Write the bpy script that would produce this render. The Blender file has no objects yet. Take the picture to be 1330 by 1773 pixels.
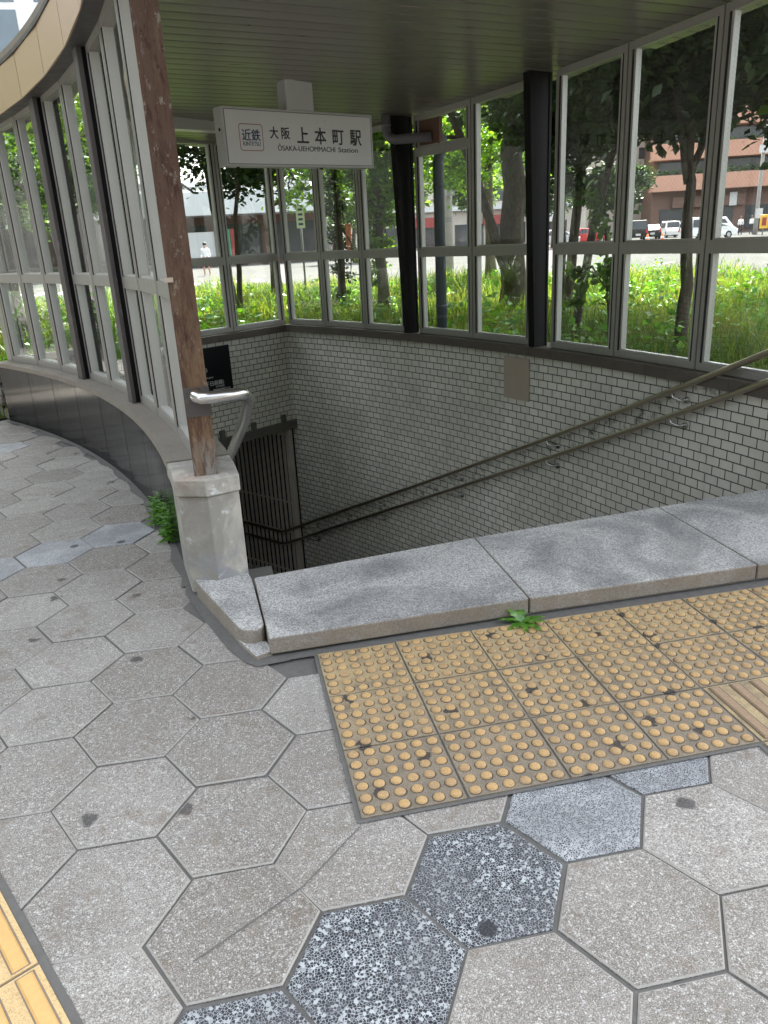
import bpy, bmesh, math, random
from mathutils import Vector, Matrix
random.seed(7)
PI = math.pi
S = bpy.context.scene
COL = S.collection

# ------------------------------------------------------------------ basics
LOC = {}

def tag(o, label=None, cat=None, group=None, kind=None):
    if label: o['label'] = label
    if cat: o['category'] = cat
    if group: o['group'] = group
    if kind: o['kind'] = kind
    return o

def thing(name, label, cat, loc=(0, 0, 0), group=None):
    o = bpy.data.objects.new(name, None)
    COL.objects.link(o)
    o.empty_display_size = 0.2
    o.location = loc
    LOC[o.name] = Vector(loc)
    return tag(o, label, cat, group)

def copy_tree(o, parent=None):
    c = o.copy(); COL.objects.link(c)
    if parent: c.parent = parent
    for ch in list(o.children):
        copy_tree(ch, c)
    return c

class MB:
    def __init__(s):
        s.v = []; s.f = []; s.m = []; s.uv = []; s.smooth = []
    def vert(s, p):
        s.v.append(tuple(p)); return len(s.v) - 1
    def face(s, pts, m=0, uv=None, smooth=False):
        i = [s.vert(p) for p in pts]
        s.f.append(i); s.m.append(m); s.uv.append(uv); s.smooth.append(smooth)
    def facei(s, idx, m=0, uv=None, smooth=False):
        s.f.append(list(idx)); s.m.append(m); s.uv.append(uv); s.smooth.append(smooth)
    def obox(s, o, ax, ay, az, m=0):
        """box from corner o spanned by three vectors"""
        o, ax, ay, az = Vector(o), Vector(ax), Vector(ay), Vector(az)
        if ax.cross(ay).dot(az) < 0: ax, ay = ay, ax
        p = [o, o+ax, o+ax+ay, o+ay, o+az, o+ax+az, o+ax+ay+az, o+ay+az]
        b = len(s.v); s.v += [tuple(q) for q in p]
        for q in ((0,3,2,1),(4,5,6,7),(0,1,5,4),(1,2,6,5),(2,3,7,6),(3,0,4,7)):
            s.facei([b+k for k in q], m)
    def box(s, c, d, m=0, rz=0.0):
        cx, cy, cz = c; dx, dy, dz = d
        ca, sa = math.cos(rz), math.sin(rz)
        ax = Vector((ca*dx, sa*dx, 0)); ay = Vector((-sa*dy, ca*dy, 0)); az = Vector((0, 0, dz))
        s.obox(Vector(c)-ax/2-ay/2-az/2, ax, ay, az, m)
    def prism(s, poly, z0, z1, m=0, mtop=None):
        n = len(poly)
        area = sum(poly[i][0]*poly[(i+1)%n][1]-poly[(i+1)%n][0]*poly[i][1] for i in range(n))
        if area < 0: poly = poly[::-1]
        b = len(s.v)
        s.v += [(p[0], p[1], z0) for p in poly] + [(p[0], p[1], z1) for p in poly]
        s.facei([b+i for i in range(n)][::-1], m)
        s.facei([b+n+i for i in range(n)], m if mtop is None else mtop)
        for i in range(n):
            j = (i+1) % n
            s.facei([b+i, b+j, b+n+j, b+n+i], m)
    def tube(s, path, r, seg=8, m=0, caps=True):
        path = [Vector(p) for p in path]
        if not isinstance(r, (list, tuple)): r = [r]*len(path)
        rings = []; up = None
        for i, p in enumerate(path):
            t = (path[min(i+1, len(path)-1)] - path[max(i-1, 0)]).normalized()
            if up is None:
                a = Vector((0, 0, 1)) if abs(t.z) < .9 else Vector((1, 0, 0))
                up = (a - t*a.dot(t)).normalized()
            else:
                up = (up - t*up.dot(t))
                up = up.normalized() if up.length > 1e-6 else t.orthogonal().normalized()
            sd = t.cross(up)
            rings.append([s.vert(p + (up*math.cos(2*PI*k/seg) + sd*math.sin(2*PI*k/seg))*r[i]) for k in range(seg)])
        for a, b in zip(rings[:-1], rings[1:]):
            for k in range(seg):
                s.facei([a[k], a[(k+1) % seg], b[(k+1) % seg], b[k]], m, smooth=True)
        if caps:
            s.facei(rings[0][::-1], m); s.facei(rings[-1], m)
    def sphere(s, c, r, m=0, seg=10, rings=6):
        rx, ry, rz = r if isinstance(r, (tuple, list)) else (r, r, r)
        g = []
        for i in range(1, rings):
            t = PI*i/rings
            g.append([s.vert((c[0]+rx*math.sin(t)*math.cos(2*PI*k/seg), c[1]+ry*math.sin(t)*math.sin(2*PI*k/seg), c[2]+rz*math.cos(t))) for k in range(seg)])
        a = s.vert((c[0], c[1], c[2]+rz)); b = s.vert((c[0], c[1], c[2]-rz))
        for k in range(seg):
            s.facei([a, g[0][k], g[0][(k+1) % seg]], m, smooth=True)
            s.facei([b, g[-1][(k+1) % seg], g[-1][k]], m, smooth=True)
        for i in range(len(g)-1):
            for k in range(seg):
                s.facei([g[i][k], g[i+1][k], g[i+1][(k+1) % seg], g[i][(k+1) % seg]], m, smooth=True)
    def arc(s, R0, R1, t0, t1, z0, z1, step=0.6, m=0, zoff=0.0):
        """annular wall segment (degrees) with uv in metres"""
        n = max(1, int(math.ceil(abs(t1-t0)/step)))
        P = []
        for i in range(n+1):
            t = t0+(t1-t0)*i/n
            P.append(t)
        for i in range(n):
            a, b = P[i], P[i+1]
            for R, flip in ((R0, True), (R1, False)):
                q = [pol(R, a, z0), pol(R, b, z0), pol(R, b, z1), pol(R, a, z1)]
                ua, ub = math.radians(a)*R, math.radians(b)*R
                uv = [(ua, z0-zoff), (ub, z0-zoff), (ub, z1-zoff), (ua, z1-zoff)]
                if flip: q = q[::-1]; uv = uv[::-1]
                s.face(q, m, uv)
            ua, ub = math.radians(a)*R0, math.radians(b)*R0
            s.face([pol(R0, a, z1), pol(R1, a, z1), pol(R1, b, z1), pol(R0, b, z1)], m, [(ua, R0), (ua, R1), (ub, R1), (ub, R0)])
            s.face([pol(R0, b, z0), pol(R1, b, z0), pol(R1, a, z0), pol(R0, a, z0)], m, [(ub, R0), (ub, R1), (ua, R1), (ua, R0)])
        for t, fl in ((t0, False), (t1, True)):
            q = [pol(R0, t, z0), pol(R1, t, z0), pol(R1, t, z1), pol(R0, t, z1)]
            uv = [(R0, z0-zoff), (R1, z0-zoff), (R1, z1-zoff), (R0, z1-zoff)]
            if fl: q = q[::-1]; uv = uv[::-1]
            s.face(q, m, uv)
    def build(s, name, mats, parent=None, label=None, bevel=0, merge=False):
        L = Vector((0, 0, 0))
        if parent is not None:
            L = LOC[parent.name]
        me = bpy.data.meshes.new(name)
        me.from_pydata([(p[0]-L.x, p[1]-L.y, p[2]-L.z) for p in s.v], [], s.f)
        if not isinstance(mats, (list, tuple)): mats = [mats]
        for m in mats: me.materials.append(m)
        me.polygons.foreach_set('material_index', s.m)
        me.polygons.foreach_set('use_smooth', s.smooth)
        if any(u is not None for u in s.uv):
            ul = me.uv_layers.new(name='UVMap')
            k = 0
            for f, u in zip(s.f, s.uv):
                for j in range(len(f)):
                    ul.data[k].uv = u[j] if u else (0, 0)
                    k += 1
        if merge:
            bm = bmesh.new(); bm.from_mesh(me)
            bmesh.ops.remove_doubles(bm, verts=bm.verts, dist=1e-4)
            bm.to_mesh(me); bm.free()
        me.update()
        o = bpy.data.objects.new(name, me); COL.objects.link(o)
        if parent is not None: o.parent = parent
        LOC[o.name] = L
        if label: o['label'] = label
        if bevel:
            b = o.modifiers.new('bevel', 'BEVEL'); b.width = bevel; b.segments = 2; b.limit_method = 'ANGLE'
        return o

OX, OY = -9.9, -0.4            # centre of the curved plan
def pol(R, t, z=0.0):
    t = math.radians(t)
    return Vector((OX+R*math.cos(t), OY+R*math.sin(t), z))
def ceil_z(p):
    return 2.802-0.0174*p[0]-0.0411*p[1]

# ------------------------------------------------------------------ materials
class NT:
    def __init__(s, name):
        s.mat = bpy.data.materials.new(name); s.mat.use_nodes = True
        s.t = s.mat.node_tree; s.t.nodes.clear()
        s.out = s.t.nodes.new('ShaderNodeOutputMaterial')
    def n(s, typ, ins=None, **props):
        nd = s.t.nodes.new('ShaderNode'+typ)
        for k, v in props.items(): setattr(nd, k, v)
        for k, v in (ins or {}).items():
            sock = nd.inputs[k]
            if isinstance(v, bpy.types.NodeSocket): s.t.links.new(v, sock)
            elif isinstance(v, bpy.types.Node): s.t.links.new(v.outputs[0], sock)
            else:
                if isinstance(v, (tuple, list)) and len(v) == 3 and len(sock.default_value) == 4: v = (*v, 1)
                sock.default_value = v
        return nd
    def obj(s): return s.n('TexCoord').outputs['Object']
    def uv(s): return s.n('UVMap').outputs['UV']
    def noise(s, sc, det=3, rough=.55, co=None, dist=0.0):
        return s.n('TexNoise', {'Vector': co or s.obj(), 'Scale': sc, 'Detail': det, 'Roughness': rough, 'Distortion': dist}).outputs['Fac']
    def vor(s, sc, co=None, feature='F1', rnd=1.0, dim='3D'):
        return s.n('TexVoronoi', {'Vector': co or s.obj(), 'Scale': sc, 'Randomness': rnd}, feature=feature, voronoi_dimensions=dim)
    def ramp(s, fac, stops, interp='LINEAR'):
        nd = s.n('ValToRGB', {'Fac': fac}); cr = nd.color_ramp; cr.interpolation = interp
        while len(cr.elements) < len(stops): cr.elements.new(.5)
        for e, (p, c) in zip(cr.elements, stops):
            e.position = p
            e.color = (c, c, c, 1) if isinstance(c, (int, float)) else (*c, 1)
        return nd.outputs['Color']
    def math(s, op, a, b=0.0, c=0.0):
        nd = s.n('Math', operation=op)
        for k, v in enumerate((a, b, c)):
            if isinstance(v, bpy.types.NodeSocket): s.t.links.new(v, nd.inputs[k])
            else: nd.inputs[k].default_value = v
        return nd.outputs[0]
    def mix(s, fac, a, b, blend='MIX'):
        nd = s.n('Mix', data_type='RGBA', blend_type=blend)
        for k, v in ((0, fac), (6, a), (7, b)):
            if isinstance(v, bpy.types.NodeSocket): s.t.links.new(v, nd.inputs[k])
            elif k == 0: nd.inputs[0].default_value = v
            else: nd.inputs[k].default_value = (*v, 1) if isinstance(v, (tuple, list)) else (v, v, v, 1)
        return nd.outputs[2]
    def bump(s, h, strength=.3, dist=.01):
        return s.n('Bump', {'Height': h, 'Strength': strength, 'Distance': dist}).outputs[0]
    def island(s): return s.n('NewGeometry').outputs['Random Per Island']
    def bsdf(s, col, rough=.6, metal=0.0, normal=None, spec=.5, **extra):
        ins = {'Base Color': col, 'Roughness': rough, 'Metallic': metal, 'Specular IOR Level': spec}
        if normal is not None: ins['Normal'] = normal
        ins.update(extra)
        nd = s.n('BsdfPrincipled', ins)
        s.t.links.new(nd.outputs[0], s.out.inputs['Surface'])
        return s.mat

def plain(name, col, rough=.5, metal=0.0, var=.12, sc=6.0, spec=.5, bump=0.0):
    g = NT(name)
    f = g.noise(sc, 4)
    c = g.mix(f, tuple(x*(1-var) for x in col), tuple(min(1, x*(1+var)) for x in col))
    nm = g.bump(g.noise(sc*6, 3), bump, .005) if bump else None
    r = g.ramp(g.noise(sc*2.3, 3), [(.3, max(0, rough-.08)), (.7, min(1, rough+.08))])
    return g.bsdf(c, r, metal, nm, spec)

def m_paving(name='hex_paving'):
    g = NT(name)
    co = g.obj()
    isl = g.island()
    base = g.ramp(isl, [(0, (.235, .213, .185)), (.35, (.30, .28, .25)), (.7, (.345, .325, .295)), (1, (.40, .38, .345))])
    big = g.noise(2.2, 5, .65, co)
    c = g.mix(g.ramp(big, [(.35, .65), (.62, 0)]), base, (.165, .145, .122))
    c = g.mix(g.ramp(g.noise(7, 6, .7, co), [(.58, 0), (.78, .45)]), c, (.46, .45, .43))
    # exposed aggregate
    sp = g.vor(150, co)
    c = g.mix(g.ramp(sp.outputs['Distance'], [(.0, .85), (.5, .15)]), c, g.ramp(g.n('SeparateColor', {'Color': sp.outputs['Color']}).outputs[0], [(0, (.07, .065, .06)), (.45, (.25, .22, .19)), (.75, (.36, .34, .31)), (.9, (.7, .69, .66)), (1, (.8, .79, .77))]))
    fine = g.noise(330, 2, .6, co)
    c = g.mix(g.ramp(fine, [(.36, .7), (.52, 0)]), c, (.09, .085, .08))
    c = g.mix(g.ramp(fine, [(.56, 0), (.7, .65)]), c, (.72, .71, .69))
    # trodden gum and oil spots
    w = g.n('Mix', {'Factor': .06}, data_type='VECTOR')
    g.t.links.new(co, w.inputs[4]); g.t.links.new(g.n('TexNoise', {'Vector': co, 'Scale': 26.0, 'Detail': 4.0}).outputs['Color'], w.inputs[5])
    gum = g.vor(3.4, w.outputs[1], dim='2D'); gsz = g.math('DIVIDE', gum.outputs['Distance'], g.math('ADD', g.n('SeparateColor', {'Color': gum.outputs['Color']}).outputs[1], .35))
    pick = g.math('GREATER_THAN', g.n('SeparateColor', {'Color': gum.outputs['Color']}).outputs[0], .55)
    spot = g.math('MULTIPLY', g.ramp(gsz, [(.045, .8), (.075, 0)]), pick)
    c = g.mix(spot, c, (.045, .043, .045))
    br = g.ramp(g.noise(9, 5, .65, co), [(.54, 0), (.72, .6)])
    c = g.mix(br, c, (.15, .115, .08))
    h = g.math('ADD', fine, g.math('MULTIPLY', sp.outputs['Distance'], .6))
    return g.bsdf(c, g.ramp(big, [(.3, .62), (.7, .8)]), 0, g.bump(h, .35, .003), .35)

def m_terrazzo(name, sc, dark, white, th, whitecells=.93):
    g = NT(name); co = g.obj()
    w0 = g.n('Mix', {'Factor': .006}, data_type='VECTOR')
    g.t.links.new(co, w0.inputs[4]); g.t.links.new(g.n('TexNoise', {'Vector': co, 'Scale': sc*1.1, 'Detail': 2.0}).outputs['Color'], w0.inputs[5])
    e = g.vor(sc, w0.outputs[1], 'DISTANCE_TO_EDGE').outputs['Distance']
    cc = g.vor(sc, w0.outputs[1])
    r = g.n('SeparateColor', {'Color': cc.outputs['Color']}).outputs[0]
    chip = g.ramp(r, [(0, dark), (.7, tuple(x*2.6 for x in dark)), (.86, (.07, .075, .09)), (whitecells, white), (1, white)])
    patch = g.noise(24, 4, .65, co)
    t2 = g.math('ADD', e, g.math('MULTIPLY', g.math('SUBTRACT', patch, .5), -.15))
    c = g.mix(g.ramp(t2, [(th, 1), (th+.04, 0)]), chip, white)
    c = g.mix(g.ramp(g.noise(4.5, 5, .65, co), [(.42, .45), (.62, 0)]), c, (.10, .10, .105))
    w = g.vor(3.1, co, dim='2D')
    pick = g.math('GREATER_THAN', g.n('SeparateColor', {'Color': w.outputs['Color']}).outputs[1], .62)
    c = g.mix(g.math('MULTIPLY', g.ramp(w.outputs['Distance'], [(.06, .9), (.08, 0)]), pick), c, (.03, .03, .035))
    return g.bsdf(c, .5, 0, g.bump(e, .15, .002), .4)

def m_granite(name, base=.3):
    g = NT(name); co = g.obj()
    v = g.vor(210, co); r = g.n('SeparateColor', {'Color': v.outputs['Color']}).outputs[0]
    c = g.ramp(r, [(0, (.03, .03, .033)), (.25, (.12, .12, .125)), (.5, (base*.9, base*.89, base*.86)), (.8, (base*1.5, base*1.47, base*1.41)), (1, (.7, .7, .68))])
    c2 = g.ramp(g.noise(420, 3, .6, co), [(.3, (.07, .07, .075)), (.5, (base, base*.99, base*.95)), (.7, (.62, .61, .58))])
    c = g.mix(.5, c, c2)
    st = g.noise(1.7, 6, .6, co, 1.2)
    c = g.mix(g.ramp(st, [(.38, .55), (.56, 0)]), c, (.07, .07, .075))
    c = g.mix(g.ramp(g.noise(3.1, 5, .7, co), [(.55, 0), (.75, .3)]), c, (.5, .48, .44))
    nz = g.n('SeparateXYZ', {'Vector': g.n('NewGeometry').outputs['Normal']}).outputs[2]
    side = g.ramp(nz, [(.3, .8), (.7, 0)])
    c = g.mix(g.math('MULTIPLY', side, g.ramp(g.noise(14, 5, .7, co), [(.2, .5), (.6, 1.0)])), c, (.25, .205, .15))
    return g.bsdf(c, g.ramp(st, [(.3, .5), (.7, .75)]), 0, g.bump(g.noise(300, 2, .6, co), .2, .002), .4)

def m_tile(name):
    g = NT(name); uv = g.uv()
    b = g.n('TexBrick', {'Vector': uv, 'Scale': 1.0, 'Mortar Size': .0042, 'Mortar Smooth': .12, 'Bias': 0.0, 'Brick Width': .116, 'Row Height': .066,
                         'Color1': (.75, .725, .64), 'Color2': (.87, .84, .755), 'Mortar': (.022, .019, .016)}, offset=.5, squash=1.0)
    c = b.outputs['Color']; fac = b.outputs['Fac']
    co = g.obj()
    grime = g.ramp(g.noise(1.1, 4, .6, co), [(.35, .35), (.65, 0)])
    c = g.mix(grime, c, (.33, .305, .24))
    stv = g.n('Mapping', {'Vector': uv, 'Scale': (7, .55, 1)}).outputs[0]
    c = g.mix(g.ramp(g.noise(1.5, 5, .7, stv), [(.55, 0), (.75, .35)]), c, (.26, .23, .17))
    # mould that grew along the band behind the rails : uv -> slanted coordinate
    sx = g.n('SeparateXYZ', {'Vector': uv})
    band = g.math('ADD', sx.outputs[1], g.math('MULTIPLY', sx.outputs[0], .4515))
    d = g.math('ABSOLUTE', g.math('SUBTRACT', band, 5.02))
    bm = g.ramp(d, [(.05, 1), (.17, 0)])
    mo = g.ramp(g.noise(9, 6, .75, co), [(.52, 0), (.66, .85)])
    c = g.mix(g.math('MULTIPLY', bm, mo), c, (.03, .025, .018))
    ro = g.mix(fac, (.22, .22, .22), (.85, .85, .85))
    h = g.math('SUBTRACT', g.math('MULTIPLY', g.noise(7, 3, .5, co), .25), g.math('MULTIPLY', fac, 1.0))
    return g.bsdf(c, ro, 0, g.bump(h, .5, .003), .5)

def m_plaster(name):
    g = NT(name); co = g.obj()
    c = g.mix(g.noise(5, 5, .6, co), (.42, .39, .33), (.62, .59, .52))
    c = g.mix(g.ramp(g.noise(3.2, 6, .7, co, .6), [(.42, .7), (.58, 0)]), c, (.24, .23, .21))
    c = g.mix(g.ramp(g.noise(14, 5, .7, co), [(.60, 0), (.68, .8)]), c, (.74, .75, .76))
    z = g.n('SeparateXYZ', {'Vector': g.n('NewGeometry').outputs['Position']}).outputs[2]
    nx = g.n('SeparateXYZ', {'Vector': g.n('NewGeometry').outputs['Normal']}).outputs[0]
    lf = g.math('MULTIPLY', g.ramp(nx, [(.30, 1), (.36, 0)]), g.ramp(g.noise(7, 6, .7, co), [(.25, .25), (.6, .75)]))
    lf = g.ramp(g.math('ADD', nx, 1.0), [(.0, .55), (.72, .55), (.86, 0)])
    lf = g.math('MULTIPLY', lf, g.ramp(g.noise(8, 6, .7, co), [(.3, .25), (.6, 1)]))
    c = g.mix(lf, c, (.20, .185, .155))  # left-facing sides toned darker: dirt plus shade painted into the colour
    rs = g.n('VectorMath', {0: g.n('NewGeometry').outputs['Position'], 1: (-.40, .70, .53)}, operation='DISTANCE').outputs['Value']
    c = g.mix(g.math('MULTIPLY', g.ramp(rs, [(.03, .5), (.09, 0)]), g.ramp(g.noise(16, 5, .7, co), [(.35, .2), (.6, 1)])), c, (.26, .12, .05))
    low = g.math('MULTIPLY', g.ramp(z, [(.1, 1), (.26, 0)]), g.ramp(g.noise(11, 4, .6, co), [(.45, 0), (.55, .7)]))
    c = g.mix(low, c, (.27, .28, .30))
    return g.bsdf(c, .8, 0, g.bump(g.noise(26, 6, .7, co), .35, .006), .3)

def m_blackstone(name):
    g = NT(name); co = g.obj(); isl = g.island()
    c = g.mix(isl, (.007, .007, .0075), (.016, .0155, .015))
    c = g.mix(g.ramp(g.noise(3, 5, .6, co), [(.5, 0), (.75, .25)]), c, (.08, .075, .07))
    return g.bsdf(c, g.ramp(g.noise(4, 4, .6, co), [(.3, .08), (.75, .16)]), 0, None, .10)

def m_coping(name, a=(.30, .265, .22), b=(.19, .165, .135)):
    g = NT(name); co = g.obj()
    c = g.mix(g.noise(4, 6, .65, co), b, a)
    c = g.mix(g.ramp(g.noise(160, 2, .6, co), [(.35, .4), (.6, 0)]), c, (.10, .09, .08))
    c = g.mix(g.ramp(g.noise(9, 5, .7, co), [(.58, 0), (.72, .5)]), c, (.08, .07, .06))
    return g.bsdf(c, .7, 0, g.bump(g.noise(120, 3, .6, co), .2, .003), .35)

def m_alu(name, col):
    g = NT(name); co = g.obj()
    st = g.n('Mapping', {'Vector': co, 'Scale': (9, 9, .7)}).outputs[0]
    f = g.noise(3, 5, .6, st)
    c = g.mix(f, tuple(x*.86 for x in col), tuple(min(1, x*1.08) for x in col))
    c = g.mix(g.ramp(g.noise(22, 5, .7, co), [(.64, 0), (.78, .3)]), c, (.22, .2, .17))
    return g.bsdf(c, g.ramp(f, [(.3, .34), (.7, .5)]), .25, None, .5)

def m_rust(name):
    g = NT(name); co = g.obj()
    st = g.n('Mapping', {'Vector': co, 'Scale': (1, 1, .2)}).outputs[0]
    f = g.noise(11, 8, .75, st, .4)
    z = g.n('SeparateXYZ', {'Vector': g.n('NewGeometry').outputs['Position']}).outputs[2]
    c = g.mix(g.ramp(f, [(.40, 0), (.46, 1)]), (.060, .029, .023), (.10, .060, .043))
    c = g.mix(g.ramp(g.noise(17, 6, .7, st), [(.55, 0), (.60, .6)]), c, (.235, .165, .11))
    g2 = g.noise(24, 6, .75, st)
    c = g.mix(g.ramp(g2, [(.57, 0), (.61, 1)]), c, (.055, .025, .018))
    pl = g.math('MULTIPLY', g.ramp(g.noise(7, 8, .8, st), [(.58, 0), (.63, .75)]), g.ramp(g.math('DIVIDE', z, 3.0), [(.17, .0), (.23, .7), (.27, .1), (.5, .1), (.62, 1), (.74, .9), (.8, .2), (1, .2)]))
    c = g.mix(pl, c, (.28, .30, .30))
    low = g.ramp(g.math('DIVIDE', z, 3.0), [(.175, .9), (.33, .7), (.52, 0)])
    c = g.mix(g.math('MULTIPLY', low, g.ramp(f, [(.35, 0), (.6, 1)])), c, (.26, .165, .085))
    c = g.mix(g.math('MULTIPLY', g.ramp(g.math('DIVIDE', z, 3.0), [(.185, .45), (.24, 0)]), g.ramp(g2, [(.42, 0), (.5, 1)])), c, (.25, .32, .36))
    c = g.mix(g.ramp(g.noise(34, 6, .75, st), [(.50, 0), (.58, .75)]), c, (.075, .038, .025))
    c = g.mix(g.ramp(g.noise(27, 7, .8, g.n('Mapping', {'Vector': co, 'Location': (3, 1, 7), 'Scale': (1, 1, .5)}).outputs[0]), [(.58, 0), (.62, .6)]), c, (.30, .27, .22))
    return g.bsdf(c, .68, 0, g.bump(f, .6, .006), .25)

def m_darksteel(name, base=(.009, .0085, .0085), rust=.62):
    g = NT(name); co = g.obj()
    st = g.n('Mapping', {'Vector': co, 'Scale': (1, 1, .3)}).outputs[0]
    f = g.noise(8, 6, .7, st)
    c = g.mix(g.ramp(f, [(rust, 0), (rust+.1, .9)]), base, (.085, .03, .012))
    c = g.mix(g.ramp(g.noise(19, 5, .7, st), [(.6, 0), (.7, .6)]), c, tuple(x*2.4 for x in base))
    return g.bsdf(c, .6, 0, g.bump(f, .2, .003), .18)

def m_glass(name, wired=False):
    g = NT(name)
    tr = g.n('BsdfTransparent', {'Color': (.94, .965, .95)})
    co = g.obj()
    gl = g.n('BsdfGlossy', {'Color': (1, 1, 1), 'Roughness': 0.0})
    fr = g.n('Fresnel', {'IOR': 1.5})
    front = g.math('SUBTRACT', 1.0, g.n('NewGeometry').outputs['Backfacing'])
    fac = g.math('MULTIPLY', g.math('MULTIPLY', fr.outputs[0], front), 1.7)
    m = g.n('MixShader', {0: g.math('MINIMUM', fac, 1.0), 1: tr.outputs[0], 2: gl.outputs[0]})
    # dust film on the pane
    df = g.n('BsdfDiffuse', {'Color': (.5, .5, .47)})
    m2 = g.n('MixShader', {0: g.ramp(g.noise(2.2, 5, .6, co), [(.35, .002), (.75, .016)]), 1: m.outputs[0], 2: df.outputs[0]})
    if wired:
        sx = g.n('SeparateXYZ', {'Vector': g.uv()})
        ln = None
        for sg in (1, -1):
            q = g.math('ADD', g.math('MULTIPLY', sx.outputs[0], float(sg)), sx.outputs[1])
            q = g.math('ABSOLUTE', g.math('SUBTRACT', g.math('FRACT', g.math('DIVIDE', q, .03)), .5))
            q = g.math('LESS_THAN', q, .022)
            ln = q if ln is None else g.math('MAXIMUM', ln, q)
        wr = g.n('BsdfPrincipled', {'Base Color': (.30, .31, .30, 1), 'Roughness': .4, 'Metallic': .6})
        m3 = g.n('MixShader', {0: g.math('MULTIPLY', ln, .25), 1: m2.outputs[0], 2: wr.outputs[0]})
        m2 = m3
    g.t.links.new(m2.outputs[0], g.out.inputs['Surface'])
    return g.mat

def m_ceiling(name):
    g = NT(name); co = g.obj(); isl = g.island()
    c = g.mix(isl, (.33, .295, .275), (.38, .345, .32))
    st = g.n('Mapping', {'Vector': co, 'Rotation': (0, 0, math.radians(-10)), 'Scale': (.6, 12, 1)}).outputs[0]
    f = g.noise(3, 4, .6, st)
    c = g.mix(g.ramp(f, [(.35, .25), (.6, 0)]), c, (.22, .215, .18))
    return g.bsdf(c, g.ramp(f, [(.3, .27), (.7, .4)]), .55, None, .6)

def m_fascia(name):
    g = NT(name); co = g.obj(); isl = g.island()
    c = g.ramp(isl, [(0, (.50, .43, .39)), (.45, (.53, .45, .40)), (.55, (.60, .42, .29)), (1, (.52, .45, .41))])  # orange stop puts a warm reflection into some panels' colour
    return g.bsdf(c, .38, .45, None, .5)

def m_leaf(name, cols, trans=.45, gloss=.08, patch=False):
    g = NT(name); isl = g.island()
    n = len(cols)
    c = g.ramp(isl, [(i/(n-1), c) for i, c in enumerate(cols)])
    if patch:
        fl = g.n('Mapping', {'Vector': g.obj(), 'Scale': (1, 1, .15)}).outputs[0]
        c = g.mix(g.ramp(g.noise(.55, 4, .6, fl), [(.40, .85), (.55, 0)]), c, (.30, .48, .42), 'MULTIPLY')
        c = g.mix(g.ramp(g.noise(.9, 4, .65, fl), [(.52, 0), (.68, .7)]), c, (.20, .165, .06))
    tc = g.mix(1.0, c, (2.0, 1.9, .7), 'MULTIPLY')
    d = g.n('BsdfDiffuse', {'Color': c}); t = g.n('BsdfTranslucent', {'Color': tc})
    m = g.n('MixShader', {0: trans, 1: d.outputs[0], 2: t.outputs[0]})
    gl = g.n('BsdfGlossy', {'Color': (.8, .9, .8), 'Roughness': .32})
    m2 = g.n('MixShader', {0: gloss, 1: m.outputs[0], 2: gl.outputs[0]})
    g.t.links.new(m2.outputs[0], g.out.inputs['Surface'])
    return g.mat

def m_bark(name, a=(.11, .085, .06), b=(.045, .035, .027)):
    g = NT(name); co = g.obj()
    st = g.n('Mapping', {'Vector': co, 'Scale': (1, 1, .25)}).outputs[0]
    f = g.noise(28, 6, .7, st)
    c = g.mix(g.ramp(f, [(.35, 0), (.62, 1)]), b, a)
    c = g.mix(g.ramp(g.noise(5, 5, .7, co), [(.55, 0), (.7, .5)]), c, (.10, .12, .06))
    return g.bsdf(c, .9, 0, g.bump(f, .7, .02), .2)

def m_asphalt(name, col=.075):
    g = NT(name); co = g.obj()
    c = g.mix(g.noise(.25, 6, .65, co), (col*.8, col*.8, col*.79), (col*1.3, col*1.28, col*1.22))
    c = g.mix(g.ramp(g.noise(90, 2, .6, co), [(.5, 0), (.75, .35)]), c, (.2, .2, .19))
    return g.bsdf(c, .95, 0, None, 0.0)

def m_soil(name):
    g = NT(name); co = g.obj()
    f = g.noise(6, 6, .7, co)
    c = g.mix(g.ramp(f, [(.35, 0), (.65, 1)]), (.035, .045, .018), (.075, .085, .03))
    return g.bsdf(c, .95, 0, g.bump(f, .6, .05), .1)

def m_stonewall(name):
    g = NT(name); co = g.obj()
    v = g.vor(5.5, co); e = g.vor(5.5, co, 'DISTANCE_TO_EDGE').outputs['Distance']
    r = g.n('SeparateColor', {'Color': v.outputs['Color']}).outputs[0]
    c = g.ramp(r, [(0, (.16, .14, .12)), (.5, (.26, .24, .21)), (1, (.36, .34, .31))])
    c = g.mix(g.noise(30, 5, .7, co), c, (.10, .09, .08))
    c = g.mix(g.ramp(e, [(.03, 1), (.09, 0)]), c, (.02, .018, .016))
    return g.bsdf(c, .85, 0, g.bump(g.ramp(e, [(0, 0), (.2, 1)]), 1.0, .03), .3)

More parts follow.
